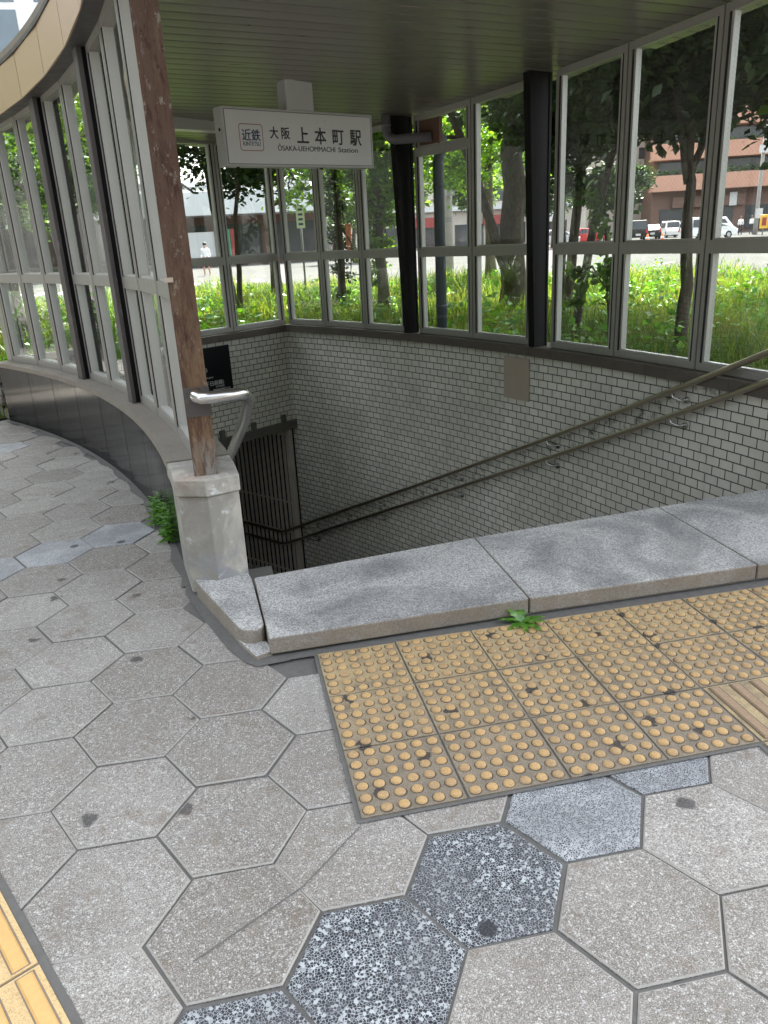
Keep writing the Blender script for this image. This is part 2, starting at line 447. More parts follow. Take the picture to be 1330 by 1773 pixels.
def m_tactile(name, dome):
    g = NT(name); co = g.obj()
    f = g.noise(2.4, 5, .65, co)
    y = g.n('SeparateXYZ', {'Vector': co}).outputs[1]
    if dome:
        c = g.mix(f, (.50, .30, .12), (.62, .42, .19))
        c = g.mix(g.ramp(g.noise(13, 5, .7, co), [(.5, 0), (.72, .7)]), c, (.30, .215, .13))
        c = g.mix(g.ramp(g.island(), [(0, .45), (.25, .1), (.8, 0), (1, .35)]), c, (.30, .22, .14))
    else:
        isl = g.island()
        up = g.ramp(g.math('MULTIPLY_ADD', y, 1.0, 1.0), [(.25, 0), (.95, .85)])
        k = g.math('MULTIPLY', up, g.ramp(g.noise(4.5, 5, .65, co), [(.25, .5), (.52, 1)]))
        c = g.mix(k, (.25, .21, .155), (.56, .42, .21))
        c = g.mix(g.ramp(g.noise(10, 6, .7, co), [(.45, 0), (.68, .75)]), c, (.135, .12, .10))
        c = g.mix(g.ramp(isl, [(0, .35), (.6, 0)]), c, (.17, .145, .115))
        w = g.n('Mix', {'Factor': .05}, data_type='VECTOR')
        g.t.links.new(co, w.inputs[4]); g.t.links.new(g.n('TexNoise', {'Vector': co, 'Scale': 30.0}).outputs['Color'], w.inputs[5])
        gum = g.vor(7.5, w.outputs[1], dim='2D')
        pick = g.math('GREATER_THAN', g.n('SeparateColor', {'Color': gum.outputs['Color']}).outputs[0], .62)
        c = g.mix(g.math('MULTIPLY', g.ramp(gum.outputs['Distance'], [(.13, .95), (.17, 0)]), pick), c, (.028, .027, .03))
    fine = g.noise(420, 2, .6, co)
    c = g.mix(g.ramp(fine, [(.36, .5), (.55, 0)]), c, (.12, .09, .06))
    c = g.mix(g.ramp(fine, [(.58, 0), (.75, .4)]), c, (.66, .58, .46))
    return g.bsdf(c, .75, 0, g.bump(fine, .25, .002), .3)

def m_yellowstrip(name):
    g = NT(name); co = g.obj()
    c = g.mix(g.noise(5, 5, .6, co), (.58, .40, .19), (.70, .52, .27))
    fine = g.noise(300, 3, .65, co)
    c = g.mix(g.ramp(fine, [(.34, .7), (.48, 0)]), c, (.28, .18, .10))
    c = g.mix(g.ramp(fine, [(.58, 0), (.75, .5)]), c, (.72, .62, .48))
    return g.bsdf(c, .75, 0, g.bump(fine, .3, .002), .3)

M = {}
M['pave'] = m_paving()
M['pave_edge'] = plain('worn_paver_edge', (.33, .315, .285), .85, var=.25, sc=60)
M['grout'] = plain('dark_grout', (.125, .12, .112), .9, var=.25, sc=30, bump=.3)
M['terr_dark'] = m_terrazzo('dark_terrazzo', 150, (.005, .006, .010), (.49, .52, .53), .035)
M['terr_light'] = m_terrazzo('light_terrazzo', 190, (.012, .013, .018), (.46, .48, .49), .12, .9)
M['terr_pale'] = m_terrazzo('worn_terrazzo', 170, (.08, .083, .09), (.40, .41, .42), .16)
M['granite'] = m_granite('grey_granite', .43)
M['granite_warm'] = m_granite('worn_granite', .45)
M['tile'] = m_tile('glazed_wall_tile')
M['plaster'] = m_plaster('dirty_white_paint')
M['blackstone'] = m_blackstone('black_polished_stone')
M['coping'] = m_coping('coping_stone')
M['sill'] = m_coping('dark_sill_stone', (.16, .135, .11), (.09, .075, .06))
M['alu'] = m_alu('aluminium_frame', (.40, .385, .35))
M['alu_street'] = m_alu('street_aluminium', (.30, .288, .262))
M['bead'] = m_alu('pale_bead', (.50, .49, .455))
M['gasket'] = plain('black_gasket', (.012, .012, .013), .6)
M['glass'] = m_glass('window_glass')
M['wired'] = m_glass('wired_glass', True)
M['rust'] = m_rust('peeling_brown_paint')
M['dark'] = m_darksteel('dark_steel')
M['darkgrey'] = m_darksteel('weathered_grey_steel', (.10, .09, .085), .66)
M['ceil'] = m_ceiling('aluminium_slat')
M['fascia'] = m_fascia('fascia_metal')
M['roofdark'] = plain('roof_trim', (.07, .065, .06), .55)
M['rooftop'] = plain('roof_sheet', (.3, .3, .29), .6)
M['signwhite'] = plain('sign_white', (.66, .645, .63), .35, var=.04)
M['signframe'] = plain('sign_frame', (.50, .49, .48), .45, var=.05)
M['ink'] = plain('black_ink', (.012, .012, .014), .4)
M['navy'] = plain('navy_ink', (.02, .04, .12), .4)
M['red'] = plain('red_ink', (.28, .035, .03), .4)
M['whiteink'] = plain('white_ink', (.7, .7, .7), .5)
M['signblack'] = plain('sign_black', (.006, .007, .008), .5, spec=.15)
g_ = NT('stainless_steel'); M['steel'] = g_.bsdf((.60, .59, .58, 1), .27, 1.0)
g_ = NT('bronze_steel'); M['bronze'] = g_.bsdf((.56, .48, .385, 1), .3, 1.0)
M['pipe'] = plain('grey_pvc', (.17, .165, .17), .5)
M['bluepipe'] = plain('blue_grey_pipe', (.08, .10, .12), .5)
M['gate'] = plain('gate_paint', (.74, .66, .58), .5, var=.15)
M['beam'] = plain('beam_paint', (.115, .105, .09), .6, var=.2)
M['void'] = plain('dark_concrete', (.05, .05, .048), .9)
M['concrete'] = plain('concrete', (.27, .26, .24), .85, var=.2, sc=3, bump=.3)
M['stair'] = plain('stair_stone', (.36, .35, .33), .75, var=.2, sc=8, bump=.2)
M['plate'] = plain('beige_plate', (.46, .375, .30), .5, var=.1)
M['soil'] = m_soil('soil')
M['asphalt'] = m_asphalt('asphalt', .095)
M['kerb'] = plain('kerb_concrete', (.33, .32, .30), .85, var=.2, sc=8)
M['line'] = plain('road_paint', (.5, .5, .48), .9, spec=0.0)
M['stonewall'] = m_stonewall('rubble_stone')
M['tact'] = m_tactile('worn_tactile', False)
M['dome'] = m_tactile('tactile_dome', True)
M['ystrip'] = m_yellowstrip('yellow_tactile')
M['yrib'] = plain('yellow_rib', (.66, .40, .15), .75, var=.15, sc=60)
M['edge'] = plain('rib_edge_shade', (.22, .175, .125), .9, var=.3, sc=40)  # dark tone painted along the ribs as their edge shade
M['leaf_dark'] = m_leaf('dark_leaf', [(.010, .024, .009), (.018, .040, .012), (.028, .060, .016), (.045, .080, .024)], .30, .05)  # very dark tone carries the shade of the near canopies
M['leaf_mid'] = m_leaf('mid_leaf', [(.03, .07, .015), (.05, .11, .02), (.08, .15, .03), (.11, .19, .035)], .42, .07)
M['leaf_bright'] = m_leaf('bright_leaf', [(.07, .15, .02), (.12, .23, .03), (.18, .30, .04)], .55, .04)  # sunlit, backlit look of the crowns put into the leaf colour
M['grass'] = m_leaf('grass_blade', [(.045, .09, .018), (.085, .145, .027), (.13, .195, .036), (.21, .23, .07)], .48, .03, True)
M['weed'] = m_leaf('weed_leaf', [(.06, .17, .025), (.10, .25, .035), (.16, .33, .05)], .35, .06)
M['relief_shade'] = plain('dome_ring_shade', (.085, .07, .052), .9, var=.3, sc=40)  # dark tone standing in for shade round domes and dull ribs
M['bark'] = m_bark('bark')
M['bark_pale'] = m_bark('pale_bark', (.20, .16, .12), (.09, .07, .05))
for n_, c_ in (('white', (.75, .75, .74)), ('black', (.012, .012, .014)), ('redp', (.5, .03, .03)), ('silver', (.45, .46, .47)), ('teal', (.25, .42, .42))):
    M['car_'+n_] = plain('paint_'+n_, c_, .25, var=.03)
M['carglass'] = plain('car_glass', (.03, .035, .04), .08)
M['tyre'] = plain('tyre_rubber', (.02, .02, .02), .8)
M['lampred'] = plain('tail_lamp', (.5, .02, .015), .3)
M['lampwhite'] = plain('head_lamp', (.8, .8, .75), .2)
M['orange'] = plain('orange_plastic', (.75, .16, .03), .5)
M['yellow'] = plain('yellow_paint', (.75, .45, .04), .5)
M['brick'] = plain('salmon_cladding', (.50, .27, .19), .75, var=.12, sc=1.5)
M['brown'] = plain('brown_cladding', (.16, .085, .06), .6, var=.2, sc=1)
M['beige'] = plain('beige_wall', (.50, .45, .39), .8, var=.12, sc=.6)
M['paleblue'] = plain('pale_wall', (.60, .62, .64), .7, var=.08, sc=.5)
M['whitewall'] = plain('white_wall', (.62, .62, .61), .6, var=.05, sc=.4)
M['bldglass'] = plain('building_glass', (.10, .14, .16), .1, var=.3, sc=.3)
M['greyglass'] = plain('dark_window', (.05, .055, .06), .12, var=.3, sc=.5)
M['skin'] = plain('skin', (.45, .28, .2), .6)
M['hair'] = plain('hair', (.015, .012, .01), .6)
M['cloth_white'] = plain('white_cloth', (.75, .75, .76), .8)
M['cloth_dark'] = plain('dark_cloth', (.025, .027, .035), .85)
M['cloth_red'] = plain('red_cloth', (.45, .12, .08), .85)
M['green'] = plain('green_paint', (.05, .25, .14), .6)
M['awning'] = plain('white_awning', (.55, .57, .57), .6, var=.05)

# ------------------------------------------------------------------ camera
cam = bpy.data.cameras.new('camera')
co_ = bpy.data.objects.new('camera', cam); COL.objects.link(co_)
cam.sensor_fit = 'HORIZONTAL'; cam.sensor_width = 36.0; cam.lens = 36.0*1330.04/1330.0
cam.clip_start = .02; cam.clip_end = 3000
Rm = [[0.9761844331004885, -0.21114202388424355, -0.04982969317930103], [-0.1169007787063428, -0.3184683080456969, -0.9406976903917442], [0.1827516361352982, 0.9241195715493622, -0.33556647175976173]]
m3 = Matrix((Rm[0], [-x for x in Rm[1]], [-x for x in Rm[2]])).transposed()
co_.matrix_world = Matrix.Translation((-0.2168063803, -2.5352364676, 1.455853985)) @ m3.to_4x4()
S.camera = co_

# ------------------------------------------------------------------ light
SUN_EL, SUN_AZ = 54.0, 27.0          # azimuth clockwise from +Y : ahead of the camera, to the right
w = bpy.data.worlds.new('World'); S.world = w; w.use_nodes = True
wt = w.node_tree; bg = wt.nodes['Background']
sky = wt.nodes.new('ShaderNodeTexSky'); sky.sky_type = 'NISHITA'; sky.sun_disc = False
sky.sun_elevation = math.radians(SUN_EL); sky.sun_rotation = math.radians(SUN_AZ)
sky.air_density = 1.0; sky.dust_density = 4.0; sky.ozone_density = 0.6
hs = wt.nodes.new('ShaderNodeHueSaturation'); hs.inputs['Saturation'].default_value = .32
wt.links.new(sky.outputs[0], hs.inputs['Color']); wt.links.new(hs.outputs[0], bg.inputs[0]); bg.inputs[1].default_value = 0.13
sl = bpy.data.lights.new('sun', 'SUN'); so = bpy.data.objects.new('sun', sl); COL.objects.link(so)
sl.energy = 3.0; sl.angle = math.radians(.53); sl.color = (1, .95, .86)
az, el = math.radians(SUN_AZ), math.radians(SUN_EL)
sd = Vector((math.sin(az)*math.cos(el), math.cos(az)*math.cos(el), math.sin(el)))
so.rotation_euler = sd.to_track_quat('Z', 'Y').to_euler()
so.location = sd*60
vs = S.view_settings
vs.view_transform = 'Standard'; vs.look = 'None'; vs.gamma = 1; vs.exposure = 2.85
S.render.engine = 'CYCLES'
S.cycles.max_bounces = 12; S.cycles.transparent_max_bounces = 24; S.cycles.diffuse_bounces = 5; S.cycles.glossy_bounces = 4
S.cycles.use_denoising = True
S.cycles.caustics_reflective = False; S.cycles.caustics_refractive = False
S.cycles.sample_clamp_indirect = 6.0

# ------------------------------------------------------------------ ground
T_HOLE0, T_HOLE1 = 5.7, 36.3
def ground():
    mb = MB()
    rad = [0.5, 9.74, 13.1, 30, 120, 900]
    ths = sorted(set([i*6.0 for i in range(60)] + [T_HOLE0, T_HOLE1]))
    ths.append(360.0)
    for i in range(len(rad)-1):
        for a, b in zip(ths[:-1], ths[1:]):
            if i == 1 and a >= T_HOLE0-1e-6 and b <= T_HOLE1+1e-6: continue
            mb.face([pol(rad[i], a, -.03), pol(rad[i+1], a, -.03), pol(rad[i+1], b, -.03), pol(rad[i], b, -.03)])
    mb.face([pol(.5, a, -.03) for a in ths[:-1]])
    o = mb.build('road', M['asphalt'], merge=True); tag(o, kind='structure')
    return o
ground()

# pavement base sheet (joint mortar) with hexagonal slabs in the same structure
HX0, HY0, HS, HROT = -0.624, -0.283, 0.2, -0.02
def hexc(c, r):
    X, Y = c*1.5*HS, r*HS*math.sqrt(3)/2
    return (HX0+math.cos(HROT)*X-math.sin(HROT)*Y, HY0+math.sin(HROT)*X+math.cos(HROT)*Y)
def pavement():
    mb = MB()
    mb.face([(-14, -14, -.006), (14, -14, -.006), (14, .03, -.006), (-14, .03, -.006)], 1)
    arc = [pol(9.6, t, -.006) for t in [2.6+33.7*i/24 for i in range(25)]]
    mb.face([Vector((-14, .03, -.006))]+[Vector((arc[0].x, .03, -.006))]+arc+[Vector((-14, arc[-1].y, -.006))], 1)
    rnd = random.Random(3)
    terr = {(3, -5): 2, (2, -6): 2, (1, -7): 2, (4, -4): 3, (5, -3): 3, (0, -8): 2, (-1, -9): 3,
            (-2, 10): 4, (-1, 11): 4, (-3, 9): 4, (-5, 25): 4, (-4, 8): 4, (-6, 24): 4}
    a = HS*.981; bev = .0045
    for c in range(-32, 30):
        for r in range(-40, 40):
            if (c+r) & 1: continue
            x, y = hexc(c, r)
            if y < -6 or y > 6.2 or x < -9.5 or x > 8: continue
            R = math.hypot(x-OX, y-OY); th = math.degrees(math.atan2(y-OY, x-OX))
            if y > -.15 and R > 9.62 and x > -.3: continue
            if y > .3 and R > 9.55: continue
            if y > .02 and x > 3.0: continue
            jx, jy, jr = rnd.gauss(0, .0018), rnd.gauss(0, .0018), HROT+rnd.gauss(0, .006)
            tx, ty, dz = rnd.gauss(0, .005), rnd.gauss(0, .005), rnd.gauss(0, .0008)
            m = terr.get((c, r), 0)
            rings = []
            a = HS*(.968 if m in (2, 3) else .981)
            for (rr, zz) in ((a, -.0055), (a, -.003), (a-bev, 0)):
                ring = []
                for k in range(6):
                    an = jr+k*PI/3
                    px, py = rr*math.cos(an), rr*math.sin(an)
                    z = zz+(tx*px+ty*py+dz if zz > -.005 else 0)
                    ring.append(mb.vert((x+jx+px, y+jy+py, min(z, .003))))
                rings.append(ring)
            for A, B in zip(rings[:-1], rings[1:]):
                for k in range(6):
                    mb.facei([A[k], A[(k+1) % 6], B[(k+1) % 6], B[k]], 5 if (A is rings[1] and m == 0) else m)
            mb.facei(rings[-1], m)
    # mortar fill along the curved wall and beside the step
    n = 40
    for i in range(n):
        t0, t1 = 7.2+29*i/n, 7.2+29*(i+1)/n
        w0 = 9.455+.015*math.sin(i*1.7); w1 = 9.455+.015*math.sin((i+1)*1.7)
        mb.face([pol(w0, t0, .0045), pol(9.6, t0, .0045), pol(9.6, t1, .0045), pol(w1, t1, .0045)], 1)
    p = [(-.505, .86), (-.498, .70), (-.462, .58), (-.412, .41), (-.322, .14), (-.262, .02), (-.222, -.022), (-.1, -.012), (-.1, .9)]
    mb.face([(q[0], q[1], .005) for q in p][::-1], 1)
    mb.face([(-.155, .08, .0052), (-.155, -.008, .0052), (6.5, -.008, .0052), (6.5, .08, .0052)], 1)
    for p, q in (((-.004, -.917), (-.176, -1.079)), ((-.176, -1.079), (-.43, -1.222))):
        P, Q = Vector((*p, .0036)), Vector((*q, .0036)); n = (Q-P).normalized(); n = Vector((-n.y, n.x, 0))*.0016
        mb.face([P-n, Q-n, Q+n, P+n] if (Q-P).cross(n).z > 0 else [P+n, Q+n, Q-n, P-n], 1)
    o = mb.build('pavement', [M['pave'], M['grout'], M['terr_dark'], M['terr_light'], M['terr_pale'], M['pave_edge']])
    tag(o, kind='structure')
pavement()

# ------------------------------------------------------------------ tactile paving
def tactile():
    t = thing('tactile_paving', 'field of worn yellow dotted paving tiles laid along the granite step', 'tactile paving', (0, 0, 0))
    base = MB(); dm = MB(); gr = MB()
    gr.face([(-.011, -.909, .0045), (6.6, -.909, .0045), (6.6, .0, .0045), (-.011, .0, .0045)])
    rnd = random.Random(5)
    for i in range(22):
        for j in range(3):
            if i in (4, 5) and j == 2: continue
            g = .0035
            x0, y0 = i*.3+g+(.004 if i > 4 else 0), -(j+1)*.3+g
            w, d = .3-2*g, .3-2*g
            dz = .008+rnd.gauss(0, .0007)
            base.prism([(x0, y0), (x0+w, y0), (x0+w, y0+d), (x0, y0+d)], .003, dz)
            for a in range(6):
                for b in range(6):
                    cx, cy = x0+w*(a+.5)/6, y0+d*(b+.5)/6
                    rings = []
                    k = 12
                    ro = .0168+rnd.uniform(.0015, .0035); ox, oy = rnd.gauss(0, .0009), rnd.gauss(0, .0009)-.0006
                    base.face([(cx+ox+ro*math.cos(2*PI*q/k), cy+oy+ro*math.sin(2*PI*q/k), dz+.0004) for q in range(k)], 1)  # dark disc painted round each dome as relief shade
                    for rr, zz in ((.0168, 0), (.0160, .0030), (.0126, .0056), (.0066, .0068)):
                        rings.append([dm.vert((cx+rr*math.cos(2*PI*q/k), cy+rr*math.sin(2*PI*q/k), dz+zz-.0003)) for q in range(k)])
                    for A, B in zip(rings[:-1], rings[1:]):
                        for q in range(k):
                            dm.facei([A[q], A[(q+1) % k], B[(q+1) % k], B[q]], 0, smooth=True)
                    dm.facei(rings[-1], 0, smooth=True)
    base.build('tile_base', [M['tact'], M['relief_shade']], t)
    d = dm.build('dome', M['dome'], t); d['kind'] = 'stuff'
    gr.build('mortar_bed', M['grout'], t)
    # ribbed guide tiles leaving the field
    t2 = thing('guide_strip', 'worn brown ribbed guide tiles joining the dotted tactile field at its right', 'tactile paving', (1.2, -.6, 0))
    rib_tiles(t2, Vector((1.2, -.6, 0)), Vector((0, -1, 0)), 7, 2, M['tact'], M['dome_dull'], M['relief_shade'])
    t3 = thing('guide_strip', 'clean bright yellow ribbed guide strip crossing the lower left pavement corner', 'tactile paving', (-.905, -.87, 0))
    d = Vector((.245, -.435, 0)).normalized()
    rib_tiles(t3, Vector((-.757, -1.142, 0))-d*.3*9, d, 14, 1, M['ystrip'], M['yrib'])

def rib_tiles(t, o, d, n, wide, mb_, mr_, edge=None):
    """tiles starting at o, running along d, lying to the side that is d rotated; first edge on o"""
    sd = Vector((-d.y, d.x, 0))
    if t.location.x < 0: sd = -sd
    base = MB(); rib = MB(); gr = MB()
    gr.face([o-sd*.016-d*.01+Vector((0, 0, .0042)), o+sd*(.3*wide+.016)-d*.01+Vector((0, 0, .0042)), o+sd*(.3*wide+.016)+d*(.3*n)+Vector((0, 0, .0042)), o-sd*.016+d*(.3*n)+Vector((0, 0, .0042))])
    for i in range(n):
        for j in range(wide):
            p = o+d*(.3*i)+sd*(.3*j)
            g = .004
            base.obox(p+d*g+sd*g+Vector((0, 0, .0025)), d*(.3-2*g), sd*(.3-2*g), Vector((0, 0, .0060)))
            for k in range(4):
                c = p+sd*(.3*(k+.5)/4)
                w0, w1 = .0175, .0130
                L0, L1 = .012, .288
                base.face([c+d*(L0-.003)-sd*(w0+.004)+Vector((0, 0, .0089)), c+d*(L1+.003)-sd*(w0+.004)+Vector((0, 0, .0089)), c+d*(L1+.003)+sd*(w0+.003)+Vector((0, 0, .0089)), c+d*(L0-.003)+sd*(w0+.003)+Vector((0, 0, .0089))], 1)  # dark strip under each rib stands in for its edge shade
                prof = []
                for (wd, zz, e) in ((w0, .0083, 0), (w1, .0140, .005)):
                    prof.append([rib.vert(c+d*(L0+e)+sd*wd*-1+Vector((0, 0, zz))), rib.vert(c+d*(L1-e)-sd*wd+Vector((0, 0, zz))),
                                 rib.vert(c+d*(L1-e)+sd*wd+Vector((0, 0, zz))), rib.vert(c+d*(L0+e)+sd*wd+Vector((0, 0, zz)))])
                A, B = prof
                for q in range(4): rib.facei([A[q], A[(q+1) % 4], B[(q+1) % 4], B[q]])
                rib.facei(B)
    base.build('tile_base', [mb_, edge or M['edge']], t); rib.build('rib', mr_, t); gr.build('mortar_bed', M['grout'], t)

g_ = NT('dull_rib'); co__ = g_.obj()
c__ = g_.mix(g_.noise(6, 5, .65, co__), (.27, .19, .12), (.40, .28, .18))
c__ = g_.mix(g_.ramp(g_.noise(380, 2, .6, co__), [(.38, .5), (.55, 0)]), c__, (.12, .09, .06))
M['dome_dull'] = g_.bsdf(c__, .75, 0, None, .3)
tactile()

# ------------------------------------------------------------------ granite step
def step():
    t = thing('granite_step', 'low grey granite step of long slabs across the stair entrance', 'step', (1.2, .35, 0))
    xs = [-.170, .862, 1.882, 2.9, 3.5]
    def back(x): return .600+.135*(x+.17)/1.03 if x < .86 else .735+.0885*(x-.86)
    for a, b in zip(xs[:-1], xs[1:]):
        mb = MB()
        a2, b2 = a+.003, b-.003
        fa = .028 if a < 0 else .045
        poly = [(a2, fa), (b2, .046), (b2+.003, back(b2)), (a2 if a > 0 else -.192, back(a2))]
        mb.prism(poly, .016, .086)
        mb.build('slab', M['granite'], t, bevel=.006)
    mb = MB(); mb.prism([(-.16, .062), (3.5, .062), (3.5, .82), (-.19, .5)], -.3, .015)
    mb.build('footing', M['concrete'], t)
    mb = MB()
    mb.prism([(-.452, .735), (-.445, .66), (-.275, .16), (-.262, .135), (-.225, .118), (-.19, .128), (-.178, .16), (-.2, .60), (-.225, .735)], -.05, .083)
    mb.build('end_slab', M['granite_warm'], t, 'smaller weathered granite block with a broken corner', bevel=.007)
    mb = MB()
    mb.prism([(-.283, .172), (-.222, .022), (-.16, .045), (-.176, .13), (-.24, .128)], -.02, .024)
    mb.build('broken_piece', M['granite_warm'], t, 'low broken granite corner', bevel=.004)
step()

# ------------------------------------------------------------------ stairs and passage (structure)
def stairs():
    mb = MB()
    st = 1.459
    for k in range(22):
        z = .085-.15*(k+1); a = 5.9+st*k
        mb.arc(9.78, 13.03, a, a+st, z-.3, z, step=1.5)
    mb.arc(9.78, 13.3, 5.9+st*22, 60, -3.6, -3.24, step=3)
    o = mb.build('stairs', M['stair']); tag(o, kind='structure')
    mb = MB()
    mb.arc(13.32, 13.5, 36.55, 60, -3.3, -.72, step=3)
    mb.arc(9.5, 9.76, 36.6, 60, -3.3, -.72, step=3)
    mb.arc(9.5, 13.5, 36.62, 60, -.72, -.5, step=3)
    mb.arc(9.5, 13.5, 60, 61, -3.3, -.5, step=3)
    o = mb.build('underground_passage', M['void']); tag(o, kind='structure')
stairs()

# ------------------------------------------------------------------ windows
def window(parent, A, B, z0, ztA, ztB, outward, trans=(1.258, 1.34), depth=.06, extra=None, glass='glass', metal='alu', j=.038):
    """glazed unit between plan points A and B; frame mesh part with two panes as sub-parts"""
    A, B = Vector((A[0], A[1], 0)), Vector((B[0], B[1], 0))
    L = (B-A).length; u = (B-A)/L
    nrm = Vector((outward[0], outward[1], 0)).normalized()
    nrm = (nrm-u*nrm.dot(u)).normalized()
    fr = MB()
    def P(s, n, z): return A+u*s+nrm*n+Vector((0, 0, z))
    def zt(s): return ztA+(ztB-ztA)*s/L
    def bar(s0, s1, z0_, z1a, z1b, n0, n1, m=0):
        p = [P(s0, n0, z0_), P(s1, n0, z0_), P(s1, n1, z0_), P(s0, n1, z0_), P(s0, n0, z1a), P(s1, n0, z1b), P(s1, n1, z1b), P(s0, n1, z1a)]
        b = len(fr.v); fr.v += [tuple(q) for q in p]
        sgn = u.cross(nrm).z > 0
        for q in ((0,3,2,1),(4,5,6,7),(0,1,5,4),(1,2,6,5),(2,3,7,6),(3,0,4,7)):
            q = [b+k for k in q]
            fr.facei(q if sgn else q[::-1], m)
    gp = .0055
    d = depth
    bar(gp, j, z0, zt(gp), zt(j), 0, d); bar(L-j, L-gp, z0, zt(L-j), zt(L-gp), 0, d)
    bar(-.0052, .0052, z0, zt(0), zt(0), d*.15, d*.85, 1)
    # rails
    bar(j, L-j, z0, z0+.05, z0+.05, .001, d-.001)
    p = [zt(j), zt(L-j)]
    q = [P(j, .001, p[0]-.05), P(L-j, .001, p[1]-.05), P(L-j, d-.001, p[1]-.05), P(j, d-.001, p[0]-.05), P(j, .001, p[0]), P(L-j, .001, p[1]), P(L-j, d-.001, p[1]), P(j, d-.001, p[0])]
    b = len(fr.v); fr.v += [tuple(x) for x in q]
    sgn = u.cross(nrm).z > 0
    for f in ((0,3,2,1),(4,5,6,7),(0,1,5,4),(1,2,6,5),(2,3,7,6),(3,0,4,7)):
        f = [b+k for k in f]; fr.facei(f if sgn else f[::-1], 0)
    bands = [(z0+.05, trans[0]), (trans[1], None)]
    bar(j, L-j, trans[0], trans[1], trans[1], .001, d-.001)
    if extra:
        bar(j, L-j, extra, extra+.08, extra+.08, .001, d-.001)
        bands = [(z0+.05, trans[0]), (trans[1], extra), (extra+.08, None)]
    panes = []
    for (za, zb) in bands:
        zl = (lambda s: zb) if zb is not None else (lambda s: zt(s)-.05)
        s0, s1 = j, L-j
        # dark gasket then pale bead, both sides
        bar(s0, s0+.015, za, zl(s0), zl(s0+.015), d*.03, d*.97, 1); bar(s1-.015, s1, za, zl(s1-.015), zl(s1), d*.03, d*.97, 1)
        bar(s0+.015, s0+.034, za, zl(s0+.015), zl(s0+.034), d*.1, d*.9, 2); bar(s1-.034, s1-.015, za, zl(s1-.034), zl(s1-.015), d*.1, d*.9, 2)
        bar(s0+.034, s1-.034, za, za+.012, za+.012, d*.2, d*.8, 2)
        pm = MB()
        g0, g1 = s0+.03, s1-.03
        pp = [P(g0, d*.5-.003, za+.01), P(g1, d*.5-.003, za+.01), P(g1, d*.5+.003, za+.01), P(g0, d*.5+.003, za+.01)]
        tp = [P(g0, d*.5-.003, zl(g0)), P(g1, d*.5-.003, zl(g1)), P(g1, d*.5+.003, zl(g1)), P(g0, d*.5+.003, zl(g0))]
        b = len(pm.v); pm.v += [tuple(x) for x in pp+tp]
        for f in ((0,3,2,1),(4,5,6,7),(0,1,5,4),(1,2,6,5),(2,3,7,6),(3,0,4,7)):
            uvq = [((0, g1-g0, g1-g0, 0, 0, g1-g0, g1-g0, 0)[k], (pp+tp)[k].z) for k in f]
            pm.facei(f if sgn else f[::-1], 0, uvq if sgn else uvq[::-1])
        panes.append(pm)
    fo = fr.build('window_frame', [M[metal], M['gasket'], M['bead']], parent)
    for pm in panes:
        pm.build('glass_pane', M[glass], fo)
    return fo

# ------------------------------------------------------------------ curved glazed wall (street side)
def topL(t): return 2.63-.0055*t
def left_wall():
    t = thing('curved_wall', 'low curved wall clad in polished black stone carrying a curved row of windows', 'wall', pol(9.6, 20, 0))
    mb = MB(); mb.arc(9.52, 9.735, 8.6, 36.3, -3.3, .512, step=.8)
    mb.build('core', M['concrete'], t)
    mb = MB(); mb.arc(9.737, 9.752, 6.6, 36.2, -3.3, .505, step=.6, zoff=.42-.066*60)
    mb.build('tile_face', M['tile'], t)
    edges = [7.6, 11.2, 14.8, 18.4, 22.1, 25.8, 29.2, 32.5, 36.3]
    for a, b in zip(edges[:-1], edges[1:]):
        mb = MB(); mb.arc(9.497, 9.518, a+.02, b-.02, .004, .510, step=.75)
        mb.build('cladding_panel', M['blackstone'], t)
    ce = [8.2, 12.4, 16.8, 21.2, 25.6, 30.0, 34.2, 36.5]
    for a, b in zip(ce[:-1], ce[1:]):
        mb = MB(); mb.arc(9.478, 9.765, a+.01, b-.01, .514, .552, step=.6)
        mb.build('coping', M['coping'], t, bevel=.004)
    ed = [(35.75, 32.45), (32.45, 29.3), (29.3, 26.1), (25.3, 22.3), (22.3, 18.3), (17.6, 14.85), (14.85, 11.3), (11.3, 7.55)]
    for a, b in ed:
        A, B = pol(9.6, b), pol(9.6, a)
        window(t, A, B, .553, topL(b), topL(a), (pol(1, (a+b)/2)-pol(0, 0))[:2], trans=(1.25, 1.318), depth=.07, metal='alu_street', j=.034)
    mb = MB(); mb.arc(9.60, 9.67, 35.8, 36.4, .553, topL(36), step=1); mb.build('corner_post', M['alu_street'], t)
    mb = MB(); mb.arc(9.585, 9.70, 6.9, 36.4, 2.66, 2.78, step=.8)
    # head rail that follows the sloping tops
    hb = MB(); n = 36
    for i in range(n):
        a, b = 6.9+29.4*i/n, 6.9+29.4*(i+1)/n
        o, p = pol(9.575, a, topL(a)+.001), pol(9.575, b, topL(b)+.001)
        q, r = pol(9.70, b, topL(b)+.001), pol(9.70, a, topL(a)+.001)
        up = Vector((0, 0, .16))
        hb.face([o, r, q, p]); hb.face([o, p, p+up, o+up]); hb.face([r, r+up, q+up, q])
    hb.build('head_rail', M['darkgrey'], t)
left_wall()

